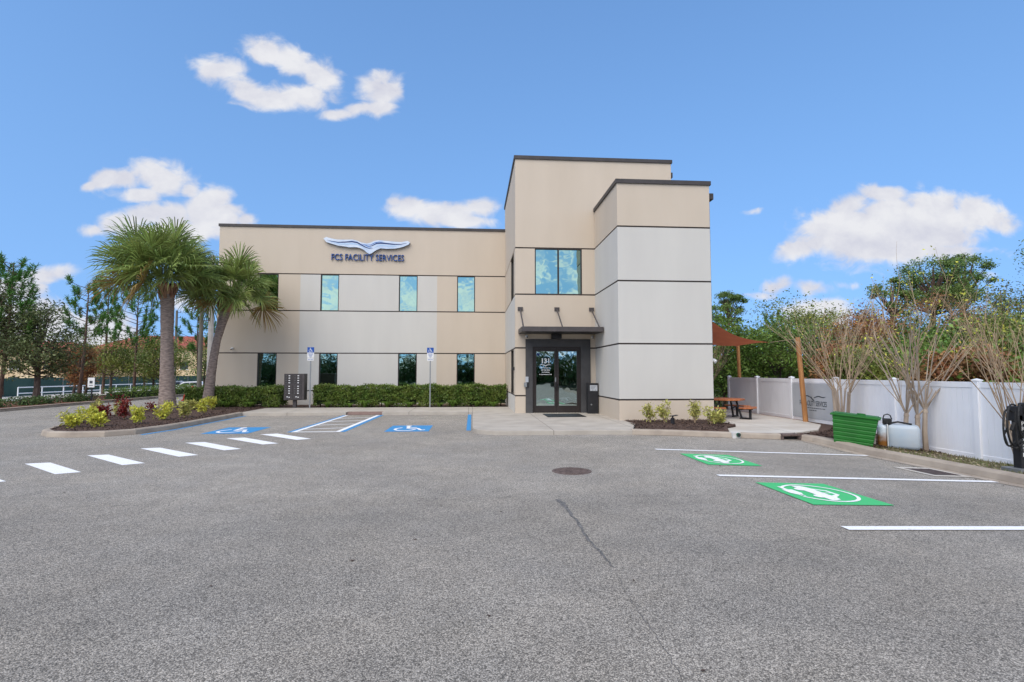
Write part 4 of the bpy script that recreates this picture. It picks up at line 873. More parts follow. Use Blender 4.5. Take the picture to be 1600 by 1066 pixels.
o = MB().obx((10.28, 13.0, .08), .05, .16, .36, R(-35), rx=R(8)).build('concrete_slab', M['conc2'], bevel=.005); tag(rebase(o, (10.28, 13.0, -.12)), 'narrow upright concrete slab wedged between green bin and plastic tank', 'slab')
# plastic tank with pump
g = empty('plastic_tank', (10.75, 12.9, -.2), 'translucent pale blue plastic tank with rust stained end beside the fence', 'tank')
rot = Matrix.Translation((10.78, 12.85, -.20)) @ Matrix.Rotation(R(-38), 4, 'Z')
def rbox(L, D, H_, x0=0, r=.09): return MB().bx(-L/2+x0, L/2+x0, -D/2, D/2, 0, H_)
mb = MB().bx(-.20, .46, -.30, .30, .0, .60); mb.xf(rot); mb.build('tank_body', M['tankc'], g, bevel=.09, smooth=True)
mb = MB().bx(-.42, -.205, -.28, .28, .0, .58); mb.xf(rot); 
def stainmat():
    m = mat('stained_plastic', (.52, .62, .70), (.60, .66, .70), 3, .45); n = m.node_tree.nodes; l = m.node_tree.links; p = n['Principled BSDF']; src = p.inputs['Base Color'].links[0].from_socket
    co = n.new('ShaderNodeTexCoord'); s = n.new('ShaderNodeSeparateXYZ'); l.new(co.outputs['Object'], s.inputs[0]); z = n.new('ShaderNodeTexNoise'); z.inputs['Scale'].default_value = 5; z.inputs['Detail'].default_value = 5; l.new(co.outputs['Object'], z.inputs['Vector'])
    a = n.new('ShaderNodeMath'); a.operation = 'MULTIPLY_ADD'; l.new(z.outputs['Fac'], a.inputs[0]); a.inputs[1].default_value = .5; l.new(s.outputs[2], a.inputs[2])
    r = n.new('ShaderNodeMapRange'); l.new(a.outputs[0], r.inputs[0]); r.inputs[1].default_value = .72; r.inputs[2].default_value = .45
    mi = n.new('ShaderNodeMix'); mi.data_type = 'RGBA'; l.new(r.outputs[0], mi.inputs[0]); l.new(src, mi.inputs[6]); mi.inputs[7].default_value = (.30, .13, .03, 1); l.new(mi.outputs[2], p.inputs['Base Color']); return m
mb.build('stained_end', stainmat(), g, bevel=.08, smooth=True)
mb = MB().bx(-.215, -.19, -.31, .31, .02, .605); mb.xf(rot); mb.build('moulded_band', M['white'], g, bevel=.012)
g2 = empty('pump', (10.6, 12.95, .4), 'small black pump and hose sitting on top of the plastic tank', 'pump')
mb = MB().bx(-.30, -.10, -.10, .08, .585, .74); mb.xf(rot); mb.build('pump_housing', M['blackrub'], g2, bevel=.03)
mb = MB().tube([(-.19, -.13, .68), (-.19, -.10, .68)], .05, 14).tube([(-.29, 0, .72), (-.26, 0, .82), (-.19, 0, .85), (-.13, 0, .82), (-.1, 0, .72)], .014, 6).tube([(-.1, 0, .63), (.02, .03, .66), (.12, 0, .645), (.3, -.08, .62)], .022, 7); mb.xf(rot); mb.build('hose', M['blackrub'], g2)
# garden spike light in the planter bed
g = empty('garden_light', (6.12, 15.95, .12), 'small black cylinder light standing in the mulch between variegated shrubs', 'garden light')
MB().tube([(6.12, 15.95, .1), (6.12, 15.95, .33)], .06, 14).build('lamp_body', M['black'], g); MB().obx((6.16, 15.93, .40), .20, .13, .02, .2, ry=R(-8)).build('lamp_head', M['black'], g); MB().tube([(6.12, 15.95, .33), (6.13, 15.95, .395)], .025, 8).build('neck', M['black'], g)
# EV charger
cx, cy, cz = 10.50, 9.50, -.10
g = empty('charging_station', (cx, cy, cz), 'black electric vehicle charging pedestal with looped cable and PRIVATE lettering', 'charging station')
o = MB().bx(cx-.19, cx+.19, cy-.14, cy+.02, cz, cz+1.02).build('pedestal', M['black'], g, bevel=.012)
MB().bx(cx-.34, cx+.30, cy-.26, cy+.12, cz-.1, cz+.015).build('base_plate', M['steel'], g, bevel=.004)
T = MB()
for k, ch in enumerate('PRIVATE'):
    t = text_mb(ch, .055 if ch != 'I' else .016, .075, .002, .02); T.add([(a_+cx-.125, b_+cy-.1405, c_+cz+.82-k*.098) for a_, b_, c_ in t.v], t.f)
T.build('lettering', M['white'], o, fix=False)
MB().bx(cx-.02, cx+.34, cy-.20, cy+.05, cz+.80, cz+1.24).build('charger_head', M['black'], g, bevel=.03)
o = MB().bx(cx+.06, cx+.33, cy-.225, cy-.199, cz+.83, cz+1.20).build('front_panel', M['grey2'], g, bevel=.01)
MB().bx(cx+.09, cx+.31, cy-.232, cy-.2255, cz+1.04, cz+1.17).build('screen', M['carg'], o)
MB().xprism([(cx+.18+.07*math.cos(a), cz+.935+.07*math.sin(a)) for a in np.linspace(0, 6.283, 20, endpoint=False)], cy-.232, cy-.2255).build('green_ring', M['evgreen'], o, fix=False)
MB().xprism([(cx+.18+.035*math.cos(a), cz+.935+.035*math.sin(a)) for a in np.linspace(0, 6.283, 20, endpoint=False)], cy-.236, cy-.2325).build('socket', M['black'], o, fix=False)
MB().bx(cx-.30, cx-.10, cy-.14, cy+.0, cz+.90, cz+1.18).build('cable_holster', M['black'], g, bevel=.02)
def loop(c, rx_, rz_, a0, a1, yo, n=22, w=.05): return [(c[0]+rx_*math.cos(a), cy+yo+w*math.sin(a*1.5), c[1]+rz_*math.sin(a)) for a in np.linspace(R(a0), R(a1), n)]
cb = MB()
cb.tube(loop((cx-.34, cz+.84), .22, .38, 70, 400, -.20), .017, 8)
cb.tube(loop((cx-.42, cz+.78), .20, .34, 60, 340, -.18), .017, 8)
cb.tube(loop((cx-.18, cz+.92), .17, .31, 80, 430, -.22), .017, 8)
cb.tube(loop((cx+.10, cz+.98), .24, .27, 60, 420, -.28), .017, 8)
cb.tube([(cx-.33, cy-.2, cz+1.1), (cx-.36, cy-.22, cz+.8), (cx-.34, cy-.22, cz+.5), (cx-.27, cy-.2, cz+.36), (cx-.17, cy-.14, cz+.36)], .017, 8)
cb.tube([(cx-.50, cy-.2, cz+.80), (cx-.58, cy-.2, cz+.66), (cx-.52, cy-.2, cz+.46), (cx-.36, cy-.2, cz+.40), (cx-.15, cy-.2, cz+.52)], .017, 8)
cb.build('cable', M['blackrub'], g)
MB().tube([(cx-.43, cy-.2, cz+.74), (cx-.36, cy-.2, cz+.88)], [.03, .035], 10).tube([(cx-.36, cy-.2, cz+.88), (cx-.26, cy-.19, cz+.93)], [.035, .028], 10).build('plug', M['blackrub'], g)

P_ = [(random.uniform(-6, 8), random.uniform(1.8, 20)) for _ in range(70)]+[(random.gauss(9.0, .15), random.uniform(5, 13.5)) for _ in range(90)]
o = leaves('windblown_leaves', [(x, y, hz(x, y)+.008) for x, y in P_], .05, M['chip'], asp=.5, up=.92); o['kind'] = 'stuff'
# ================================================================ PLANTS
def shrub(x, y, z, h, w, m, lab, group, n=90, leaf=.10, name='shrub', arms=4):
    g = empty(name, (x, y, z), lab, 'shrub', group); st = MB(); P = []; D = []
    for k in range(arms):
        a = random.uniform(0, 6.28); r = random.uniform(.1, .85)*w/2; hh = h*random.uniform(.55, 1); tip = (x+r*math.cos(a), y+r*math.sin(a), z+hh)
        st.tube([(x, y, z-.03), (x+r*.5*math.cos(a), y+r*.5*math.sin(a), z+hh*.5), tip], [.008, .006, .004], 5)
        for q in range(3+int(3*random.random())):
            t = random.uniform(.35, 1.03); c_ = np.array([x+r*t*math.cos(a), y+r*t*math.sin(a), z+hh*t])
            for _ in range(n//arms//4+2):
                d = unit(rng.normal(size=3)+[0, 0, .35]); P.append(c_+d*leaf*random.uniform(.4, 1.1)+rng.normal(size=3)*.03); D.append(d)
    st.build('stem', M['twig'], g); leaves('foliage', P, leaf, M[m], g, asp=.42, D=np.array(D)); return g
isl_sh = [(-11.75, 16.6, .52, .55, 'yellow2', 'leggy variegated shrub at the left nose of the island'), (-11.2, 16.35, .24, .42, 'yellow', 'low yellow shrub at the front left corner of the island bed'), (-11.15, 17.5, .55, .45, 'yellow', 'thin yellow green shrub behind the front left island shrubs'),
          (-10.55, 16.3, .55, .55, 'yellow', 'yellow green shrub directly left of the left red shrub'), (-10.2, 16.0, .34, .42, 'yellow', 'low yellow shrub just in front of the left red shrub'), (-10.7, 17.7, .72, .4, 'yellow2', 'tall yellow shrub tip showing above the left red shrub'),
          (-10.3, 17.0, .58, .50, 'red', 'dark red shrub, the left one of two in the island'), (-9.85, 18.2, .80, .62, 'red', 'dark red shrub, the taller right one of two in the island'), (-9.45, 17.2, .60, .75, 'yellow', 'broad bright yellow shrub right of the tall red shrub'), (-10.0, 19.6, .55, .4, 'yellow2', 'sparse pale shrub between the two red shrubs'),
          (-9.9, 20.5, .45, .5, 'red', 'small sparse purple red shrub left of the thick palm trunk'), (-9.7, 18.9, .5, .8, 'yellow', 'yellow shrub in front of the thick palm trunk'), (-9.25+-.1, 19.6, .55, .5, 'yellow', 'yellow shrub just right of the thick palm trunk'),
          (-9.7, 21.6, .62, .5, 'yellow2', 'upright yellow green shrub between the two palm trunks'), (-10.7, 24.0, .62, .6, 'yellow', 'yellow shrub at the foot of the slim palm on its left'), (-9.75, 22.3, .5, .55, 'yellow', 'yellow shrub in front of the slim palm trunk'), (-12.1, 22.6, .45, .5, 'yellow2', 'small yellow green shrub behind the island near the road')]
ipx = [(-12.1, 16.99, .42, .48), (-11.39, 16.19, .36, .42), (-12.15, 17.6, .44, .42), (-11.65, 17.36, .50, .58), (-10.8, 16.33, .34, .44), (-12.62, 19.01, .60, .38), (-11.95, 18.24, .52, .52), (-11.5, 18.67, .70, .68), (-10.13, 17.04, .58, .66), (-13.05, 20.65, .46, .42), (-12.9, 22.57, .38, .5), (-10.13, 18.34, .50, .70), (-11.6, 21.45, .40, .42), (-9.95, 19.31, .58, .50), (-9.89, 20.4, .62, .58), (-10.83, 23.13, .48, .5), (-11.58, 23.18, .40, .42)]
for (x_, y_, h_, w_, m, lab), (x, y, h, w) in zip(isl_sh, ipx):
    dens_ = 60 if 'sparse' in lab or 'thin' in lab or 'leggy' in lab else (260 if m == 'red' else 200)
    shrub(x, y, .14, h, w, m, lab, 'shrubs in the planted island', n=int(dens_*1.5), leaf=.115, arms=4 if dens_ < 100 else 9)
for x, y, h, w, lab in ((5.62, 16.6, .62, .60, 'variegated shrub at the left end of the bed by the tall grey wall'), (6.18-.18, 16.3, .66, .62, 'variegated shrub left of the small black garden light'), (6.95, 16.25, .82, .42, 'tallest variegated shrub, right of the small black garden light'), (7.30, 15.85, .52, .60, 'bushy variegated shrub second from the right end of the bed'), (7.72, 16.1, .40, .40, 'small loose variegated shrub at the building corner')):
    shrub(x, y, .12, h, w, 'yellow2', lab, 'variegated shrubs beside the tower', n=330, leaf=.10, arms=12)
# hedges
def hedge(x0, x1, y0, y1, z0, z1, lab, n):
    g = empty('hedge', ((x0+x1)/2, (y0+y1)/2, z0), lab, 'hedge', 'clipped hedges along the wing'); mb = MB(); nx = int((x1-x0)/.35)
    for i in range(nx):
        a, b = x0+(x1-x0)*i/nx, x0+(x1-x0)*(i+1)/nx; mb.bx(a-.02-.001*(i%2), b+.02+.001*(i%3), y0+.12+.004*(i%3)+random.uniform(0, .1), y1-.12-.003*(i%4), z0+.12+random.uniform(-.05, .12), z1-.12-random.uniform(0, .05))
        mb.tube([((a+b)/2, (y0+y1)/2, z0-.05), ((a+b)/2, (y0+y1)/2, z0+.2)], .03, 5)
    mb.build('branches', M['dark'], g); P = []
    while len(P) < n:
        f = random.random(); x = random.uniform(x0, x1); lump = .06*math.sin(x*2.7+1)+.05*math.sin(x*6.1)
        if f < .62: y = y0+abs(random.gauss(0, .06))-lump*.6; z = z0+.04+(z1-z0-.04)*random.random()**.8; 
        elif f < .9: y = random.uniform(y0, y1); z = z1-abs(random.gauss(0, .04))
        else: y = random.uniform(y0, y1); z = random.uniform(z0+.1, z1); x = x0 if random.random() < .5 else x1; x += random.gauss(0, .04)
        if z < z0+.35 and math.sin(x*4.5+1.3) > .25+random.random()*.6: continue       # bare gaps low down
        P.append((x, y, z+lump*.6*(z > z1-.3)+(.09*random.random() if random.random() < .10 else 0)))
    leaves('foliage', P, .085, M['hedge'], g, asp=.55); return g
hedge(-12.95, -8.78, 25.1, 26.1, .1, 1.03, 'clipped green hedge left of the mailbox unit and behind the slim palm', 15000)
hedge(-7.23, 1.55, 25.1, 26.0, .1, 1.09, 'long clipped green hedge between mailbox unit and entrance tower', 30000)
spots_ = [-12.0, -11.0, -10.0, -6.6, -5.6, -4.9, -3.9, -2.9, -1.5, -.9, .2, 1.0]
tuft0 = None
for i, x in enumerate(spots_):
    if tuft0 is None:
        st = []
        for _ in range(110):
            a = random.uniform(0, 6.28); d = np.array([math.cos(a), math.sin(a), 0]); L = random.uniform(.18, .34); s = np.array([-d[1], d[0], 0]); b = d*random.uniform(0, .04)
            st.append((np.array([b, b+d*L*.35+[0, 0, L*.7], b+d*L*.8+[0, 0, L*.85], b+d*L*1.05+[0, 0, L*.62]]), (.010, .012, .008, .001), s))
        tuft0 = leaf_strips('grass_tuft', st, M['lime']); o = tuft0
    else: o = tuft0.copy(); C.objects.link(o)
    o.location = (x, 25.0-.05*(i % 3), .1); o.rotation_euler.z = i*1.3; s = .8+.15*((i*7) % 4); o.scale = (s, s, s); tag(o, ['first', 'second', 'third', 'fourth', 'fifth', 'sixth', 'seventh', 'eighth', 'ninth', 'tenth', 'eleventh', 'last'][i]+' lime green grass tuft from the left at the hedge foot', 'grass tuft', 'lime grass tufts along the hedge foot')
# ---- palms
def palm(name, path, rad, crown, nl, Rr, lab, seed, drop=-.75, bias=(0, 0)):
    random.seed(seed); g = empty(name, path[0], lab, 'palm tree'); P = [Vector(p) for p in path]
    pts = []; rr = []
    nseg = 84
    for i in range(nseg+1):
        t = i/nseg*(len(P)-1); k = min(int(t), len(P)-2); f = t-k
        p0 = P[max(k-1, 0)]; p1 = P[k]; p2 = P[k+1]; p3 = P[min(k+2, len(P)-1)]
        p = .5*((2*p1)+(-p0+p2)*f+(2*p0-5*p1+4*p2-p3)*f*f+(-p0+3*p1-3*p2+p3)*f**3)
        pts.append(p); rr.append(.84*(rad[k]*(1-f)+rad[k+1]*f)*(1+.05*(i % 2)+random.uniform(-.03, .03)))
    MB().tube(pts, rr, 20).build('trunk', M['trunk_palm'], g, smooth=True)
    bt_ = MB(); top = pts[-1]
    for i in range(95):       # old leaf bases criss-crossing below the crown
        t = random.uniform(0, 1)**.8; idx = int(nseg*(1-.19*(1-t))); c_ = pts[min(idx, nseg)]; a = i*2.399; d = Vector((math.cos(a), math.sin(a), 0)); r0 = rr[min(idx, nseg)]
        s_ = Vector((-d.y, d.x, 0)); L = random.uniform(.28, .42); o_ = c_+d*r0*.9; tip = o_+d*(.10+.10*t)+Vector((0, 0, L))+s_*random.uniform(-.09, .09); w = .055
        bt_.add([o_-s_*w, o_+s_*w, tip+s_*w*.35, tip-s_*w*.35, o_-s_*w+d*.05, o_+s_*w+d*.05, tip+s_*w*.3+d*.035, tip-s_*w*.3+d*.035], [(4, 5, 6, 7), (0, 1, 5, 4), (1, 2, 6, 5), (2, 3, 7, 6), (3, 0, 4, 7)])
    bt_.build('leaf_bases', M['boot'], g)
    st = []; dry = []; pet = MB(); cc = np.array(crown, float)
    for i in range(nl):
        a = i*2.39996+random.uniform(-.25, .25); t = (i+.5)/nl; el = R(82)-t*R(82-math.degrees(drop)) if False else (1.45-(1.45-drop)*t**.82)+random.uniform(-.12, .12)
        d = np.array([math.cos(a)*math.cos(el), math.sin(a)*math.cos(el), math.sin(el)]); pl = Rr*random.uniform(.30, .58); hor = np.array([math.cos(a), math.sin(a), 0.])
        b0 = cc+hor*.08; b1 = b0+d*pl*.6; b2 = b0+d*pl+np.array([0, 0, -.10*pl])
        pet.tube([tuple(b0), tuple(b1), tuple(b2)], [.022, .015, .011], 4)
        ax = unit(b2-b1); sd = unit(np.cross(ax, [0, 0, 1.]) if abs(ax[2]) < .97 else np.array([1., 0, 0])); up = np.cross(sd, ax); ro = random.uniform(-1.15, 1.15); sd, up = sd*math.cos(ro)+up*math.sin(ro), up*math.cos(ro)-sd*math.sin(ro)
        nsg = 38; FL = Rr*random.uniform(.50, .60); arch = random.uniform(.15, .4)
        isdry = (t > .9 and random.random() < .35)
        for k in range(nsg):
            q = (k+.5)/nsg*2-1; an = q*R(128); c_, s_ = math.cos(an), math.sin(an)
            dd = unit(ax*c_+sd*s_+up*(.30*abs(q)-.05)+rng.normal(size=3)*.035); L = FL*(1-.22*abs(q)**2)*random.uniform(.9, 1.05)*(.92 if c_ > -.3 else .7)
            o_ = b2+ax*(.25*FL*max(0, c_))*.5; p1 = o_+dd*L*.45; p2 = o_+dd*L*.75+np.array([0, 0, -arch*L*.14]); p3 = o_+dd*L*.93+np.array([0, 0, -arch*L*.5-random.random()*.06*L])
            ws = (.009, .026, .018, .003); wd = unit(np.cross(dd, up)+rng.normal(size=3)*.35)
            (dry if isdry else st).append((np.array([o_, p1, p2, p3]), ws, wd))
    pet.build('petioles', M['palm'], g); leaf_strips('fronds', st, M['palm'], g)
    if dry: leaf_strips('dry_fronds', dry, M['palmy'], g)
    return g
palm('cabbage_palm', [(-12.55, 23.1, .1), (-12.58, 23.1, .5), (-12.66, 23.15, 1.6), (-12.74, 23.2, 3.2), (-12.78, 23.2, 4.7), (-12.80, 23.2, 5.15)], [.46, .37, .30, .265, .30, .22], (-13.0, 23.2, 5.75), 80, 2.75, 'thick straight palm with the larger fan leaved crown in the planted island', 3, drop=-.2)
palm('cabbage_palm', [(-11.9, 25.0, .1), (-11.86, 25.0, .5), (-11.72, 25.0, 2.0), (-11.55, 25.0, 3.2), (-11.25, 25.0, 4.4), (-11.1, 25.0, 4.9)], [.33, .27, .21, .19, .25, .17], (-11.0, 25.0, 5.45), 46, 2.25, 'slimmer curved palm with the smaller crown at the wing corner', 9, drop=-.42)
random.seed(11)
# ---- crape myrtles: bare multi stemmed
def crape(x, y, z, stems, hfork, H_, spread, lab, seed, lean=(0, 0), nleaf=160):
    random.seed(seed); g = empty('crape_myrtle', (x, y, z), lab, 'tree', 'bare crape myrtles'); tr = MB(); tw = MB(); LP = []
    def shoot(p, d, L, r, lvl):
        n = 4; pts = [p]; dd = d.normalized()
        for i in range(n):
            dd = (dd+Vector((random.gauss(0, .045), random.gauss(0, .045), random.gauss(.01, .03)))).normalized(); pts.append(pts[-1]+dd*L/n)
        mb = tr if r > .013 else tw; mb.tube(pts, [r*(1-.55*i/n) for i in range(n+1)], 5 if r > .01 else 3, cap=False)
        if lvl > 0:
            for k in range(random.choice((2, 2, 3))):
                t = random.uniform(.2, .95); q = pts[int(t*n)].lerp(pts[min(int(t*n)+1, n)], .5); a = random.uniform(0, 6.28); off = Vector((math.cos(a), math.sin(a), .2))*random.uniform(.25, .6)
                shoot(q, dd+off, L*random.uniform(.4, .7), r*.5, lvl-1)
        if lvl <= 1 and random.random() < .5: LP.append(tuple(pts[-1]))
    for s in range(stems):
        a = 6.28*s/stems+random.uniform(-.4, .4); o_ = Vector((x+.10*math.cos(a)*(stems > 1), y+.10*math.sin(a)*(stems > 1), z-.05)); sp_ = random.uniform(.05, .18)*(1 if stems > 2 else .12)
        k = o_+Vector((math.cos(a)*sp_*hfork*1.3+lean[0]*hfork, math.sin(a)*sp_*hfork*1.3+lean[1]*hfork, hfork*random.uniform(.85, 1.1)))
        r = .058 if stems < 4 else random.uniform(.022, .036)
        m1 = o_.lerp(k, .5)+Vector((random.gauss(0, .03), random.gauss(0, .03), 0)); tr.tube([o_, m1, k], [r*1.15, r, r*.9], 7); tr.tube([k-Vector((0, 0, .04)), k+Vector((0, 0, .05))], [r*1.1, r*.8], 7)
        nb = 6 if stems < 4 else 4
        for b in range(nb):
            a2 = a+6.28*b/nb*(.9 if stems < 4 else .35)+random.uniform(-.35, .35); sl_ = random.uniform(.15, 1.15)*spread; L = (H_-hfork)*random.uniform(.55, .85)
            shoot(k, Vector((math.cos(a2)*sl_, math.sin(a2)*sl_, 1)), L*1.1, r*.36, 2)
    tr.build('trunk', M['crape'], g); tw.build('twigs', M['twig'], g)
    if LP and nleaf:
        P = np.array([random.choice(LP) for _ in range(nleaf)])+rng.normal(size=(nleaf, 3))*[.12, .12, .10]; leaves('foliage', P, .07, M['yellow'], g, asp=.5)
    return g
crape(11.15, 15.4, -.05, 9, 1.25, 3.75, .75, 'bare many stemmed crape myrtle behind the green bin', 5, nleaf=120)
crape(11.2, 12.85, -.22, 2, .98, 3.9, .62, 'bare crape myrtle with two trunks right of the plastic tank', 8, nleaf=240)
crape(11.45, 12.75, -.22, 1, 1.0, 3.7, .7, 'bare crape myrtle with one slender trunk before the white fence', 21, nleaf=120)
crape(11.35, 10.2, -.25, 7, .9, 3.6, .75, 'bare crape myrtle rising behind the charging station', 14, nleaf=260)
crape(11.1, 24.6, 0, 7, 1.2, 3.6, .6, 'bare crape myrtle past the patio between building and fence', 31, nleaf=40)
crape(-28.6, 25.5, .1, 5, 1.3, 4.0, .7, 'bare crape myrtle with pale stems at the left picture edge', 41, nleaf=300)
# ---- leafy trees
def tree(name, x, y, z, H_, cr, cb, m, bark, lab, group, ncl=26, nl=240, leaf=.16, seed=1, flat_=1., tr_r=.16, trunks=1, rz=None, sig=.30, top=1.0, cat='tree'):
    random.seed(seed); g = empty(name, (x, y, z), lab, cat, group); tb = MB(); P = []; rz = rz or (H_-cb)/2; cz = z+cb+rz
    for t in range(trunks):
        ox, oy = (random.uniform(-.4, .4), random.uniform(-.4, .4)) if trunks > 1 else (0, 0)
        tb.tube([(x, y, z-.1), (x+ox*.4+random.gauss(0, .06), y+oy*.4, z+cb*.6), (x+ox, y+oy, cz), (x+ox*1.3, y+oy*1.3, cz+rz*.7)], [tr_r*1.25, tr_r*.9, tr_r*.6, tr_r*.15], 8)
    for k in range(ncl):
        a = random.uniform(0, 6.28); u = random.uniform(-1, 1); r = random.uniform(.45, 1)
        rr_ = math.sqrt(max(0, 1-u*u))*r; c_ = np.array([x+cr*rr_*math.cos(a), y+cr*rr_*math.sin(a), cz+rz*u*r*top])
        s0 = min(z+cb*.85+max(0, c_[2]-z-cb)*.55, cz+rz*.5)
        tb.tube([(x, y, s0), ((x+c_[0])/2, (y+c_[1])/2, (s0+c_[2])/2-.05*cr), tuple(c_)], [tr_r*.32, tr_r*.2, .012], 4, cap=False)
        s = cr*sig*random.uniform(.6, 1.3)
        P.append(c_+np.clip(rng.normal(size=(int(nl*random.uniform(.6, 1.3)), 3)), -2, 2)*[s, s, s*.62*flat_])
    tb.build('trunk', M[bark], g); leaves('crown', np.concatenate(P), leaf, M[m], g, asp=.5, up=.25); return g
# young pines: upward candles of needles
def young_pine(x, y, z, H_, W_, lab, seed, nb=26, cb=.35, n_need=60, m='ndl', tl=.55):
    random.seed(seed); g = empty('young_pine', (x, y, z), lab, 'pine tree', 'young pines along the side road'); tb = MB(); st = []
    lx, ly = random.gauss(0, .12), random.gauss(0, .12)
    tb.tube([(x, y, z-.1), (x+lx, y+ly, z+H_*.5), (x+lx*1.3, y+ly*1.3, z+H_*.97)], [.11, .075, .02], 7)
    tips = [((x+lx*1.3, y+ly*1.3, z+H_*.95), (0, 0, 1))]
    for k in range(nb):
        t = cb+(1-cb)*(k+.5)/nb; a = k*2.4+random.uniform(-.4, .4); L = W_*(1-((t-.55)/.55)**2*.75)*random.uniform(.55, 1.05)
        s0 = Vector((x+lx*t, y+ly*t, z+H_*t*.97)); d = Vector((math.cos(a), math.sin(a), .35)); e = s0+d*L; e2 = e+Vector((math.cos(a)*.1, math.sin(a)*.1, .3))
        tb.tube([s0, s0.lerp(e, .55)+Vector((0, 0, -.05)), e, e2], [.03, .022, .014, .01], 4, cap=False); tips.append((tuple(e2), (math.cos(a)*.35, math.sin(a)*.35, 1)))
        for q in range(random.choice((1, 2, 2))):
            f = random.uniform(.4, .85); b = s0.lerp(e, f); a2 = a+random.choice((-1, 1))*random.uniform(.4, .9); e3 = b+Vector((math.cos(a2)*.35, math.sin(a2)*.35, .3)); tb.tube([b, e3], [.012, .008], 4, cap=False); tips.append((tuple(e3), (math.cos(a2)*.4, math.sin(a2)*.4, 1)))
    for tip, d in tips:
        d = unit(np.array(d, float)); tip = np.array(tip); ln = tl*random.uniform(.7, 1.2)
        for _ in range(n_need):
            u = random.uniform(-.9, .12); b = tip+d*u*ln; dd = unit(d*.75+unit(rng.normal(size=3))*.8); w = unit(np.cross(dd, rng.normal(size=3))); L = random.uniform(.18, .30)
            st.append((np.array([b, b+dd*L]), (.020, .008), w))
    tb.build('trunk', M['barkp'], g); leaf_strips('needles', st, M[m], g); return g
young_pine(-26.3, 31.8, .1, 8.1, 1.5, 'tallest young pine with a spiky top beside the left oak', 1, nb=34, tl=.7)
young_pine(-25.9, 37.3, .1, 7.7, 1.5, 'young pine just right of the small road sign', 2, nb=22, cb=.5)
young_pine(-28.5, 43.5, 0, 9.2, 1.2, 'slender young pine with thin crown left of the broad pine', 3, nb=18, cb=.45)
young_pine(-25.6, 42.5, .1, 8.0, 1.9, 'broad young pine with many upright candles left of the thick palm', 4, nb=34, cb=.42)
young_pine(-22.6, 46.0, .1, 7.4, 1.5, 'young pine seen just right of the thick palm trunk', 5, nb=22, cb=.4)
tree('oak_tree', -27.6, 32.0, .1, 7.6, 2.9, 1.4, 'oak', 'bark', 'wide grey green oak with sparse top at the left picture edge', None, ncl=60, nl=150, leaf=.16, seed=5, tr_r=.2, trunks=2, sig=.2)
tree('oak_tree', -24.9, 32.5, .1, 5.6, 2.2, 1.2, 'oak', 'bark', 'olive green oak with dense low crown by the small road sign', None, ncl=44, nl=210, leaf=.15, seed=6, tr_r=.17, sig=.2)
tree('oak_tree', -30.5, 31.0, .1, 6.6, 2.6, 1.0, 'oak', 'bark', 'dark oak cut by the left picture edge behind the bare crape myrtle', None, ncl=40, nl=160, leaf=.16, seed=16, tr_r=.2, sig=.22)
for k, (x, y, h, r, m, lab) in enumerate(((-28.2, 44, 4.6, 2.0, 'olive', 'low olive tree right of the small road sign, behind the railing line'), (-26.2, 46, 4.9, 2.1, 'olive', 'low olive green tree below the broad young pine'), (-24.0, 43, 4.4, 1.7, 'olive', 'low green tree just left of the thick palm trunk'),
                                  (-22.0, 51, 5.0, 2.4, 'olive', 'low spreading tree right of the thick palm trunk'), (-26.8, 38.5, 3.6, 1.3, 'rust', 'small brownish bush tree between the young pines'), (-31.5, 46, 4.2, 1.9, 'rust', 'thin brown bush tree left of the slender pine'), (-34.5, 49, 5.5, 2.2, 'olive', 'yellow green tree behind the left oaks'), (-30.5, 52, 5.6, 2.3, 'olive', 'olive tree in the gap right of the slender pine'), (-26.5, 55, 5.6, 2.3, 'green', 'green tree behind the broad young pine'), (-24.4, 54, 5.2, 2.0, 'olive', 'olive tree just left of the far thin pole'), (-37, 45, 5.6, 2.4, 'olive', 'olive tree between the oaks and the tallest young pine'))):
    tree('small_tree', x, y, 0, h, r, .9, m, 'bark', lab, 'low trees along the side road', ncl=26, nl=150, leaf=.17, seed=50+k, tr_r=.1, sig=.25)
# low hedge by the road
for k, (x0, y0, x1, y1, h, lab) in enumerate(((-21.6, 33.5, -21.4, 47, .75, 'dark low hedge along the far side of the road by the palms'), (-21.8, 24.5, -21.9, 33.2, .42, 'broken row of low dark shrubs along the road kerb at far left'))):
    g = empty('roadside_hedge', ((x0+x1)/2, (y0+y1)/2, .1), lab, 'hedge', 'roadside hedges'); P = []; mb = MB()
    L = y1-y0; n = int(L/.7)
    for i in range(n):
        t = (i+.5)/n; cx_, cy_ = x0+(x1-x0)*t, y0+L*t; s = h*random.uniform(.8, 1.1)
        if k == 1 and i % 4 == 3: continue
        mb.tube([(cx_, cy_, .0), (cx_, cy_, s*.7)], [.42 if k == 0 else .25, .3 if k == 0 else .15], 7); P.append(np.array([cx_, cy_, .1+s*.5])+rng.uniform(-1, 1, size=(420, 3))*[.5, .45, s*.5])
    mb.build('branches', M['dark'], g); leaves('foliage', np.concatenate(P), .10, M['deepg'] if k else M['green'], g, asp=.5)
# small road sign
g = empty('road_sign', (-22.0, 33.2, .1), 'small white rectangular sign on a thin black post beside the road', 'road sign')
xs_, ys_ = -24.05, 35.9
xs_, ys_ = -21.3, 31.6
g.location = (xs_, ys_, .1); WO[g.name] = Vector((xs_, ys_, .1))
MB().bx(xs_-.03, xs_+.03, ys_, ys_+.05, .1, 1.25).build('post', M['black'], g); p = MB().bx(xs_-.20, xs_+.16, ys_-.03, ys_-.005, .88, 1.42).build('panel', M['white'], g); MB().bx(xs_-.1, xs_+.06, ys_-.036, ys_-.031, 1.1, 1.25).bx(xs_-.12, xs_+.08, ys_-.036, ys_-.031, .98, 1.01).build('panel_print', M['dkgrey2'], p)
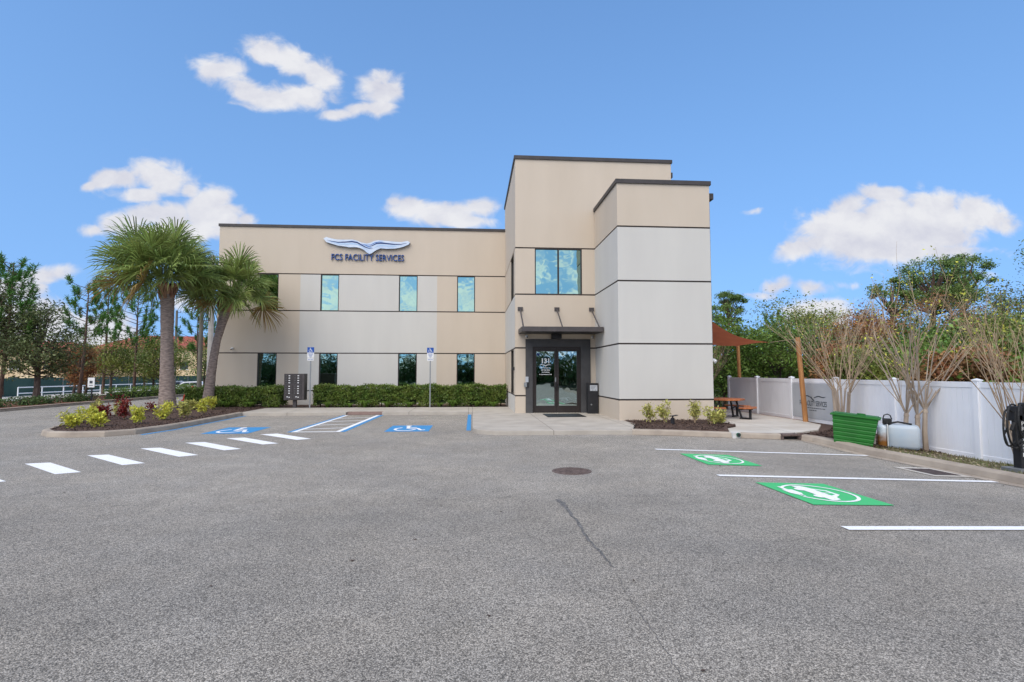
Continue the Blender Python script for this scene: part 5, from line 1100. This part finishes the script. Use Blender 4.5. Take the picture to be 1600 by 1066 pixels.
# red hydrant assembly
g = empty('fire_hydrant', (-15.9, 30.6, .1), 'bright red angled fire hydrant pipe at the road bend left of the hedge', 'fire hydrant')
hx, hy = -16.85, 33.6; g.location = (hx, hy, .1); WO[g.name] = Vector((hx, hy, .1))
MB().tube([(hx-.45, hy, .05), (hx-.38, hy, .35), (hx-.05, hy, .62), (hx+.05, hy, .62), (hx+.42, hy, .50)], [.12, .12, .14, .14, .13], 12).build('pipe', M['redpaint'], g, smooth=True); MB().tube([(hx, hy, .0), (hx, hy, .78)], [.13, .12], 12).tube([(hx, hy, .78), (hx, hy, .9)], [.15, .03], 12).build('valve', M['redpaint'], g); MB().tube([(hx-.45, hy, .08), (hx-.45, hy, .02)], .19, 12).build('flange', M['redpaint'], g)
# railing, screen fence, poles
g = empty('white_railing', (-46, 80, -1.1), 'white two rail metal railing far behind the roadside trees', 'railing')
mb = MB()
rp = [(-45.4+(-3)*t, 57+52*t, -.95-.25*t) for t in np.linspace(0, 1, 17)]
for p in rp: MB().tube([p, (p[0], p[1], p[2]+1.15)], .05, 6).build('post', M['rail'], g)
for hh in (1.15, .55): MB().tube([(p[0], p[1], p[2]+hh) for p in rp], .05, 6).build('rail', M['rail'], g)
g = empty('screened_fence', (-52, 90, -1.1), 'long chain link fence covered in dark green windscreen behind the white railing', 'fence')
vs = []; n = 40
for i in range(n+1): t = i/n; x = -52-4*t+.12*math.sin(i*2.1); y = 45+95*t; vs += [(x, y, -1.15), (x, y, 1.05)]
MB().add(vs, [(2*i, 2*i+2, 2*i+3, 2*i+1) for i in range(n)]).build('windscreen', M['screen'], g, fix=False)
for i in range(0, n+1, 2): t = i/n; MB().tube([(-51.9-4*t, 45+95*t, -1.2), (-51.9-4*t, 45+95*t, 1.15)], .04, 6).build('post', M['steel'], g)
def pole(x, y, z, h, r, m, lab, arms=False, br=()):
    g = empty('utility_pole', (x, y, z), lab, 'utility pole', 'utility poles'); MB().tube([(x, y, z), (x, y, z+h)], [r, r*.7], 10).build('shaft', M[m], g)
    mb = MB()
    for hh in br: mb.bx(x, x+.55, y-.03, y+.03, z+hh, z+hh+.06).tube([(x+.5, y, z+hh+.06), (x+.5, y, z+hh+.25)], .04, 6)
    if br: mb.build('insulator_arm', M['dkgrey'], g)
pole(-18.4, 37.5, 0, 9.8, .16, 'wpole', 'weathered wooden utility pole directly left of the concrete pole', br=(5.2, 6.4, 7.5))
pole(-18.55+.42, 38.3, 0, 9.9, .21, 'cpole', 'pale concrete utility pole between the two palms')
pole(-39.5, 74, -1, 11.0, .2, 'wpole', 'far thin wooden pole with short insulator arms right of the thick palm', br=(7.6, 8.8, 10.0, 10.7))
# far apartment blocks with red tile roofs
def villa(x, y, z, w, d, h, rh, lab, rz=0, name='apartment_building'):
    g = empty(name, (x, y, z), lab, 'building', 'far red roofed apartment blocks', R(rz)); mb = MB().bx(-w/2, w/2, -d/2, d/2, 0, h)
    keep = WO[g.name]; WO[g.name] = Vector((0, 0, 0))
    mb.build('wall', M['wallb'], g)
    MB().add([(-w/2-.7, -d/2-.7, h), (w/2+.7, -d/2-.7, h), (w/2+.7, d/2+.7, h), (-w/2-.7, d/2+.7, h), (-w/2+d*.42, 0, h+rh), (w/2-d*.42, 0, h+rh)], [(0, 1, 5, 4), (1, 2, 5), (2, 3, 4, 5), (3, 0, 4), (3, 2, 1, 0)]).build('roof', M['tile'], g)
    nw = max(2, int(w/4.5))
    for fl in range(int(h/3)):
        for i in range(nw):
            xx_ = -w/2+(i+.5)*w/nw
            o = MB().bx(xx_-.75, xx_+.75, -d/2-.06, -d/2-.01, fl*3+.9, fl*3+2.4).build('window', M['winD'], g); MB().bx(xx_-.9, xx_+.9, -d/2-.10, -d/2-.062, fl*3+.75, fl*3+.88).build('sill', M['white'], o)
    WO[g.name] = keep; return g
villa(-84, 108, -1.5, 24, 14, 6.6, 2.6, 'far beige apartment block with brown red roof behind the small road sign', 20)
villa(-66, 122, -1.5, 24, 14, 8.0, 3.2, 'far beige apartment block with steep red roof left of the thick palm', 10)
villa(-51, 140, -1.5, 22, 14, 7.6, 2.4, 'far beige apartment block with long red roof right of the thick palm', 5)
villa(-112, 100, -1.5, 28, 14, 6.5, 2.6, 'far beige apartment block behind the oaks at far left', 30)
villa(-33.5, 92, -1.3, 7, 6, 3.0, .9, 'small beige outbuilding between concrete pole and slim palm', 0, 'outbuilding')
# cars
def carb(x, y, z, rz, m, lab):
    g = empty('parked_car', (x, y, z), lab, 'car', 'parked cars far behind the hedge', R(rz)); keep = WO[g.name]; WO[g.name] = Vector((0, 0, 0))
    prof = [(-2.25, .35), (2.25, .35), (2.3, .75), (2.05, .98), (1.15, 1.08), (.45, 1.55), (-1.3, 1.62), (-2.1, 1.15), (-2.28, .8)]
    MB().xprism(prof, -.88, .88).build('body', M[m], g, bevel=.06, smooth=False)
    for s in (-1, 1):
        gl = MB(); y0 = s*.885
        gl.add([(-1.75, y0, 1.12), (-.35, y0, 1.10), (-.35, y0, 1.50), (-1.2, y0, 1.53)], [(0, 1, 2, 3)]).add([(-.25, y0, 1.10), (.95, y0, 1.10), (.42, y0, 1.46), (-.25, y0, 1.50)], [(0, 1, 2, 3)]); gl.build('side_window', M['carg'], g, fix=False)
        for xw in (-1.4, 1.4): o = MB().tube([(xw, s*.70, .34), (xw, s*.90, .34)], .34, 18).build('wheel', M['blackrub'], g); MB().tube([(xw, s*.901, .34), (xw, s*.915, .34)], .2, 12).build('rim', M['steel'], o)
    MB().add([(1.12, -.75, 1.1), (1.12, .75, 1.1), (.50, .68, 1.535), (.50, -.68, 1.535)], [(0, 1, 2, 3)]).xf(Matrix.Translation((.03, 0, .015))).build('windscreen', M['carg'], g, fix=False)
    for s in (-.65, .65): MB().bx(2.24, 2.32, s-.16, s+.16, .68, .82).build('headlight', M['white'], g)
    WO[g.name] = keep
carb(-43.2, 80, -1.2, 200, 'cars', 'silver blue car behind the road hedge right of the thick palm trunk')
carb(-39.6, 78, -1.2, 190, 'carw', 'white car above the red hydrant between the two palms')
carb(-56, 62, -1.2, 190, 'carw', 'white car glimpsed behind the white railing at far left')
# ================================================================ WOODS BEHIND THE FENCE
# tall flat crowned pines
def tall_pine(x, y, z, H_, cr, crz, lab, seed, ncl=40, m='ndl2', nl=420, tr_r=.28, cb=.55, branches=True):
    random.seed(seed); g = empty('tall_pine', (x, y, z), lab, 'pine tree', 'tall pines behind the fence'); tb = MB(); P = []
    lx = random.gauss(0, .4); top = Vector((x+lx, y, z+H_*.93)); tb.tube([(x, y, z), (x+lx*.3, y, z+H_*.4), (x+lx*.8, y, z+H_*.75), tuple(top)], [tr_r, tr_r*.8, tr_r*.55, .06], 8)
    cz = z+H_-crz
    for k in range(ncl):
        a = random.uniform(0, 6.28); u = random.uniform(-.75, 1); r = random.uniform(.55, 1); q = math.sqrt(max(0, 1-u*u))*r
        c_ = Vector((x+lx*.8+cr*q*math.cos(a), y+cr*q*math.sin(a), cz+crz*u*.9)); s0 = Vector((x+lx*.8, y, min(z+H_*.85, z+H_*cb+(c_.z-(z+H_*cb))*.45)))
        mid = s0.lerp(c_, .5)+Vector((0, 0, -.18*cr*.3)); tb.tube([s0, mid, c_], [.09, .055, .02], 5, cap=False)
        s = cr*.14*random.uniform(.7, 1.5); n = int(nl*random.uniform(.7, 1.2)); w = np.clip(rng.normal(size=(n, 3)), -1.9, 1.9)*[s, s, s*.6]; w[:, 2] = w[:, 2]+.12*s; P.append(np.array(c_)+w)
    tb.build('trunk', M['barkp'], g); leaves('crown', np.concatenate(P), .24, M[m], g, asp=.35, up=.35); return g
tall_pine(38.8, 42.2, -.4, 11.9, 3.1, 2.6, 'broad flat crowned pine, largest of the pines above the fence', 1, ncl=64, nl=170)
tall_pine(42.1, 43.0, -.4, 12.4, 2.1, 2.4, 'tall round topped pine right of the broad crowned pine', 2, ncl=40, nl=190)
tall_pine(34.8, 41.5, -.4, 10.0, 1.6, 2.0, 'leaning lower pine at the left edge of the big pine crowns', 3, ncl=16, nl=200)
tall_pine(28.9, 58.0, -.4, 11.2, 2.1, 2.0, 'open crowned pine seen just right of the tower', 4, ncl=26, nl=300)
young_pine(34.0, 57.6, -.4, 8.8, 1.6, 'small spiky pine between the tower and the brown bushes', 5, nb=24, cb=.5, tl=.8)
tall_pine(35.2, 27.2, -.4, 10.3, 3.3, 1.2, 'pine reaching in at the right picture edge', 6, ncl=30, nl=260)
tree('bronze_tree', 39.8, 37.0, -.4, 9.2, 2.5, 3.4, 'oak', 'bark', 'airy bronze green tree right of the tall pines', None, ncl=40, nl=130, leaf=.18, seed=71, tr_r=.14, sig=.2)
defs = [  # x, y, height, radius, leaf, label
    (14.6, 30.0, 6.0, 2.4, 'green', 'dark green thicket tree beside the tower corner'), (16.6, 27.6, 5.2, 2.2, 'green', 'bright green bush tree behind the patio corner post'), (19.6, 31.5, 6.6, 2.8, 'olive', 'yellow green tree under the shade sail tip'),
    (18.2, 25.0, 3.9, 1.7, 'deepg', 'dark bush just behind the fence by the leaning pole'), (21.8, 28.0, 5.9, 2.3, 'rust', 'rust brown leaved tree behind the leaning pole'), (25.0, 33.0, 6.2, 2.6, 'rust', 'second brown leaved tree right of the rust tree'),
    (20.8, 23.0, 4.2, 1.9, 'green', 'green bush behind the crape myrtle at the green bin'), (24.2, 26.0, 5.0, 2.3, 'deepg', 'deep green bush left of the big pine trunks'), (28.6, 33.5, 6.0, 2.6, 'olive', 'olive tree under the broad pine crown, left'), (31.5, 32.0, 6.1, 2.5, 'rust', 'bronze tree under the broad pine crown, centre'),
    (22.8, 20.5, 4.2, 2.0, 'olive', 'olive bush behind the two trunk crape myrtle'), (27.0, 24.6, 5.4, 2.5, 'olive', 'dark olive mass above the fence centre right'), (31.0, 27.5, 5.4, 2.5, 'green', 'tall green thicket tree right of centre above the fence'), (34.5, 31.0, 7.2, 2.8, 'olive', 'olive tree below the airy bronze tree'),
    (22.6, 17.2, 4.0, 2.0, 'olive', 'bright olive bush behind the fence near the charger'), (26.0, 20.0, 4.9, 2.4, 'olive', 'yellow green bush behind the fence near the right edge'), (30.5, 23.0, 6.4, 2.7, 'green', 'green tree above the charger at the right edge'), (21.0, 13.4, 3.8, 1.9, 'deepg', 'dark bush at the far right behind the fence'),
    (25.2, 15.6, 4.6, 2.3, 'rust', 'brown bush beyond the right picture edge bushes'), (16.2, 20.5, 3.2, 1.4, 'olive', 'low olive bush close behind the fence right of the green bin'), (16.6, 16.5, 3.1, 1.4, 'rust', 'low brown bush close behind the fence by the crape myrtle pair'), (17.4, 13.2, 3.0, 1.5, 'olive', 'low olive bush close behind the fence near the charging station'), (17.0, 23.0, 3.5, 1.5, 'rust', 'low brown bush close behind the fence at the leaning pole'),
        (29.5, 19.0, 6.0, 2.7, 'olive', 'olive tree at the right edge above the charging station')]
for k, (x, y, h, r, m, lab) in enumerate(defs):
    tree('thicket_tree', x, y, -.42, h, r, .5, m, 'bark', lab, 'thicket trees behind the fence', ncl=44, nl=260, leaf=.145, seed=100+k, tr_r=.1, sig=.24)
for k, (x, y, h) in enumerate(((22.5, 34, 6.6), (25.5, 35.5, 6.9), (28.5, 38, 7.0), (27.5, 29, 6.0), (33.8, 36.5, 8.2), (36.5, 33.0, 7.4))):
    random.seed(300+k); g = empty('bare_tree', (x, y, -.4), ['thin leafless treetop above the brown bushes, leftmost', 'thin leafless treetop above the brown bushes, second from left', 'thin leafless treetop above the brown bushes, third from left', 'bare twigged tree top in the middle of the thicket', 'tall reddish bare tree at the left edge of the pine crowns', 'half bare reddish tree right of the pine trunks'][k], 'tree', 'bare treetops in the thicket'); tb = MB(); LP = []
    def br(p, d, L, r, lv):
        q = p+d*L; m_ = p.lerp(q, .5)+Vector((random.gauss(0, .08), random.gauss(0, .08), 0))*L*.4; tb.tube([p, m_, q], [r, r*.8, r*.55], 4, cap=False)
        if lv == 0: LP.append(tuple(q)); return
        for _ in range(3): br(p.lerp(q, random.uniform(.55, 1)), (d+Vector((random.gauss(0, .45), random.gauss(0, .45), random.gauss(.05, .2)))).normalized(), L*random.uniform(.5, .75), r*.55, lv-1)
    tb.tube([(x, y, -.4), (x, y, h*.4)], [.12, .09], 6)
    for _ in range(3): br(Vector((x, y, h*.38)), Vector((random.gauss(0, .35), random.gauss(0, .35), 1)).normalized(), h*.27, .05, 4)
    tb.build('trunk', M['twig'], g); P0 = np.array(LP); P0 = np.repeat(P0, 4, 0)+rng.normal(size=(len(P0)*4, 3))*.13
    leaves('foliage', P0, .13, M['rust' if k > 2 else 'olive'], g, asp=.5)
# green undergrowth filling the wood
P = []
random.seed(5)
for k in range(330):
    y = random.uniform(11, 42); x = 14.6+(y-11)*.18+random.random()**1.3*22; P.append(np.array([x, y, random.uniform(.2, 2.7)])+np.clip(rng.normal(size=(150, 3)), -2, 2)*[.6, .6, .5])
for k in range(120):
    x = random.uniform(14, 26); y = random.uniform(28, 44); P.append(np.array([x, y, random.uniform(.2, 2.4)])+np.clip(rng.normal(size=(130, 3)), -2, 2)*[.7, .6, .5])
o = leaves('undergrowth', np.concatenate(P), .2, M['green'], asp=.5); o['kind'] = 'stuff'
# distant tree line on the left and right horizon
P = []
for k in range(190):
    t = random.random(); x = -150+t*120+random.gauss(0, 3); y = 150+random.gauss(0, 12); P.append(np.array([x, y, random.uniform(-1, 5.5)])+np.clip(rng.normal(size=(70, 3)), -2, 2)*[2.2, 2.0, 1.3])
for k in range(150):
    a = R(random.uniform(20, 62)); d = random.uniform(75, 95); P.append(np.array([d*math.sin(a), d*math.cos(a), random.uniform(0, 6)])+np.clip(rng.normal(size=(80, 3)), -2, 2)*[2.2, 2.0, 1.4])
o = leaves('far_woods', np.concatenate(P), .9, M['olive'], asp=.55); o['kind'] = 'stuff'
# planted edge behind the viewpoint, mirrored in the lower glass
P = []
for k in range(1500):
    x = random.uniform(-60, 40); P.append(np.array([x, -27+random.gauss(0, 1.5), abs(random.gauss(1.7, 1.6))])+np.clip(rng.normal(size=(46, 3)), -2, 2)*[.9, .7, .55])
o = leaves('roadside_woods', np.concatenate(P), .42, M['deepg'], asp=.6); o['kind'] = 'stuff'
struct(MB().bx(-60, 60, -25.2, -23.5, -.15, .12).build('rear_verge', M['grassg']))
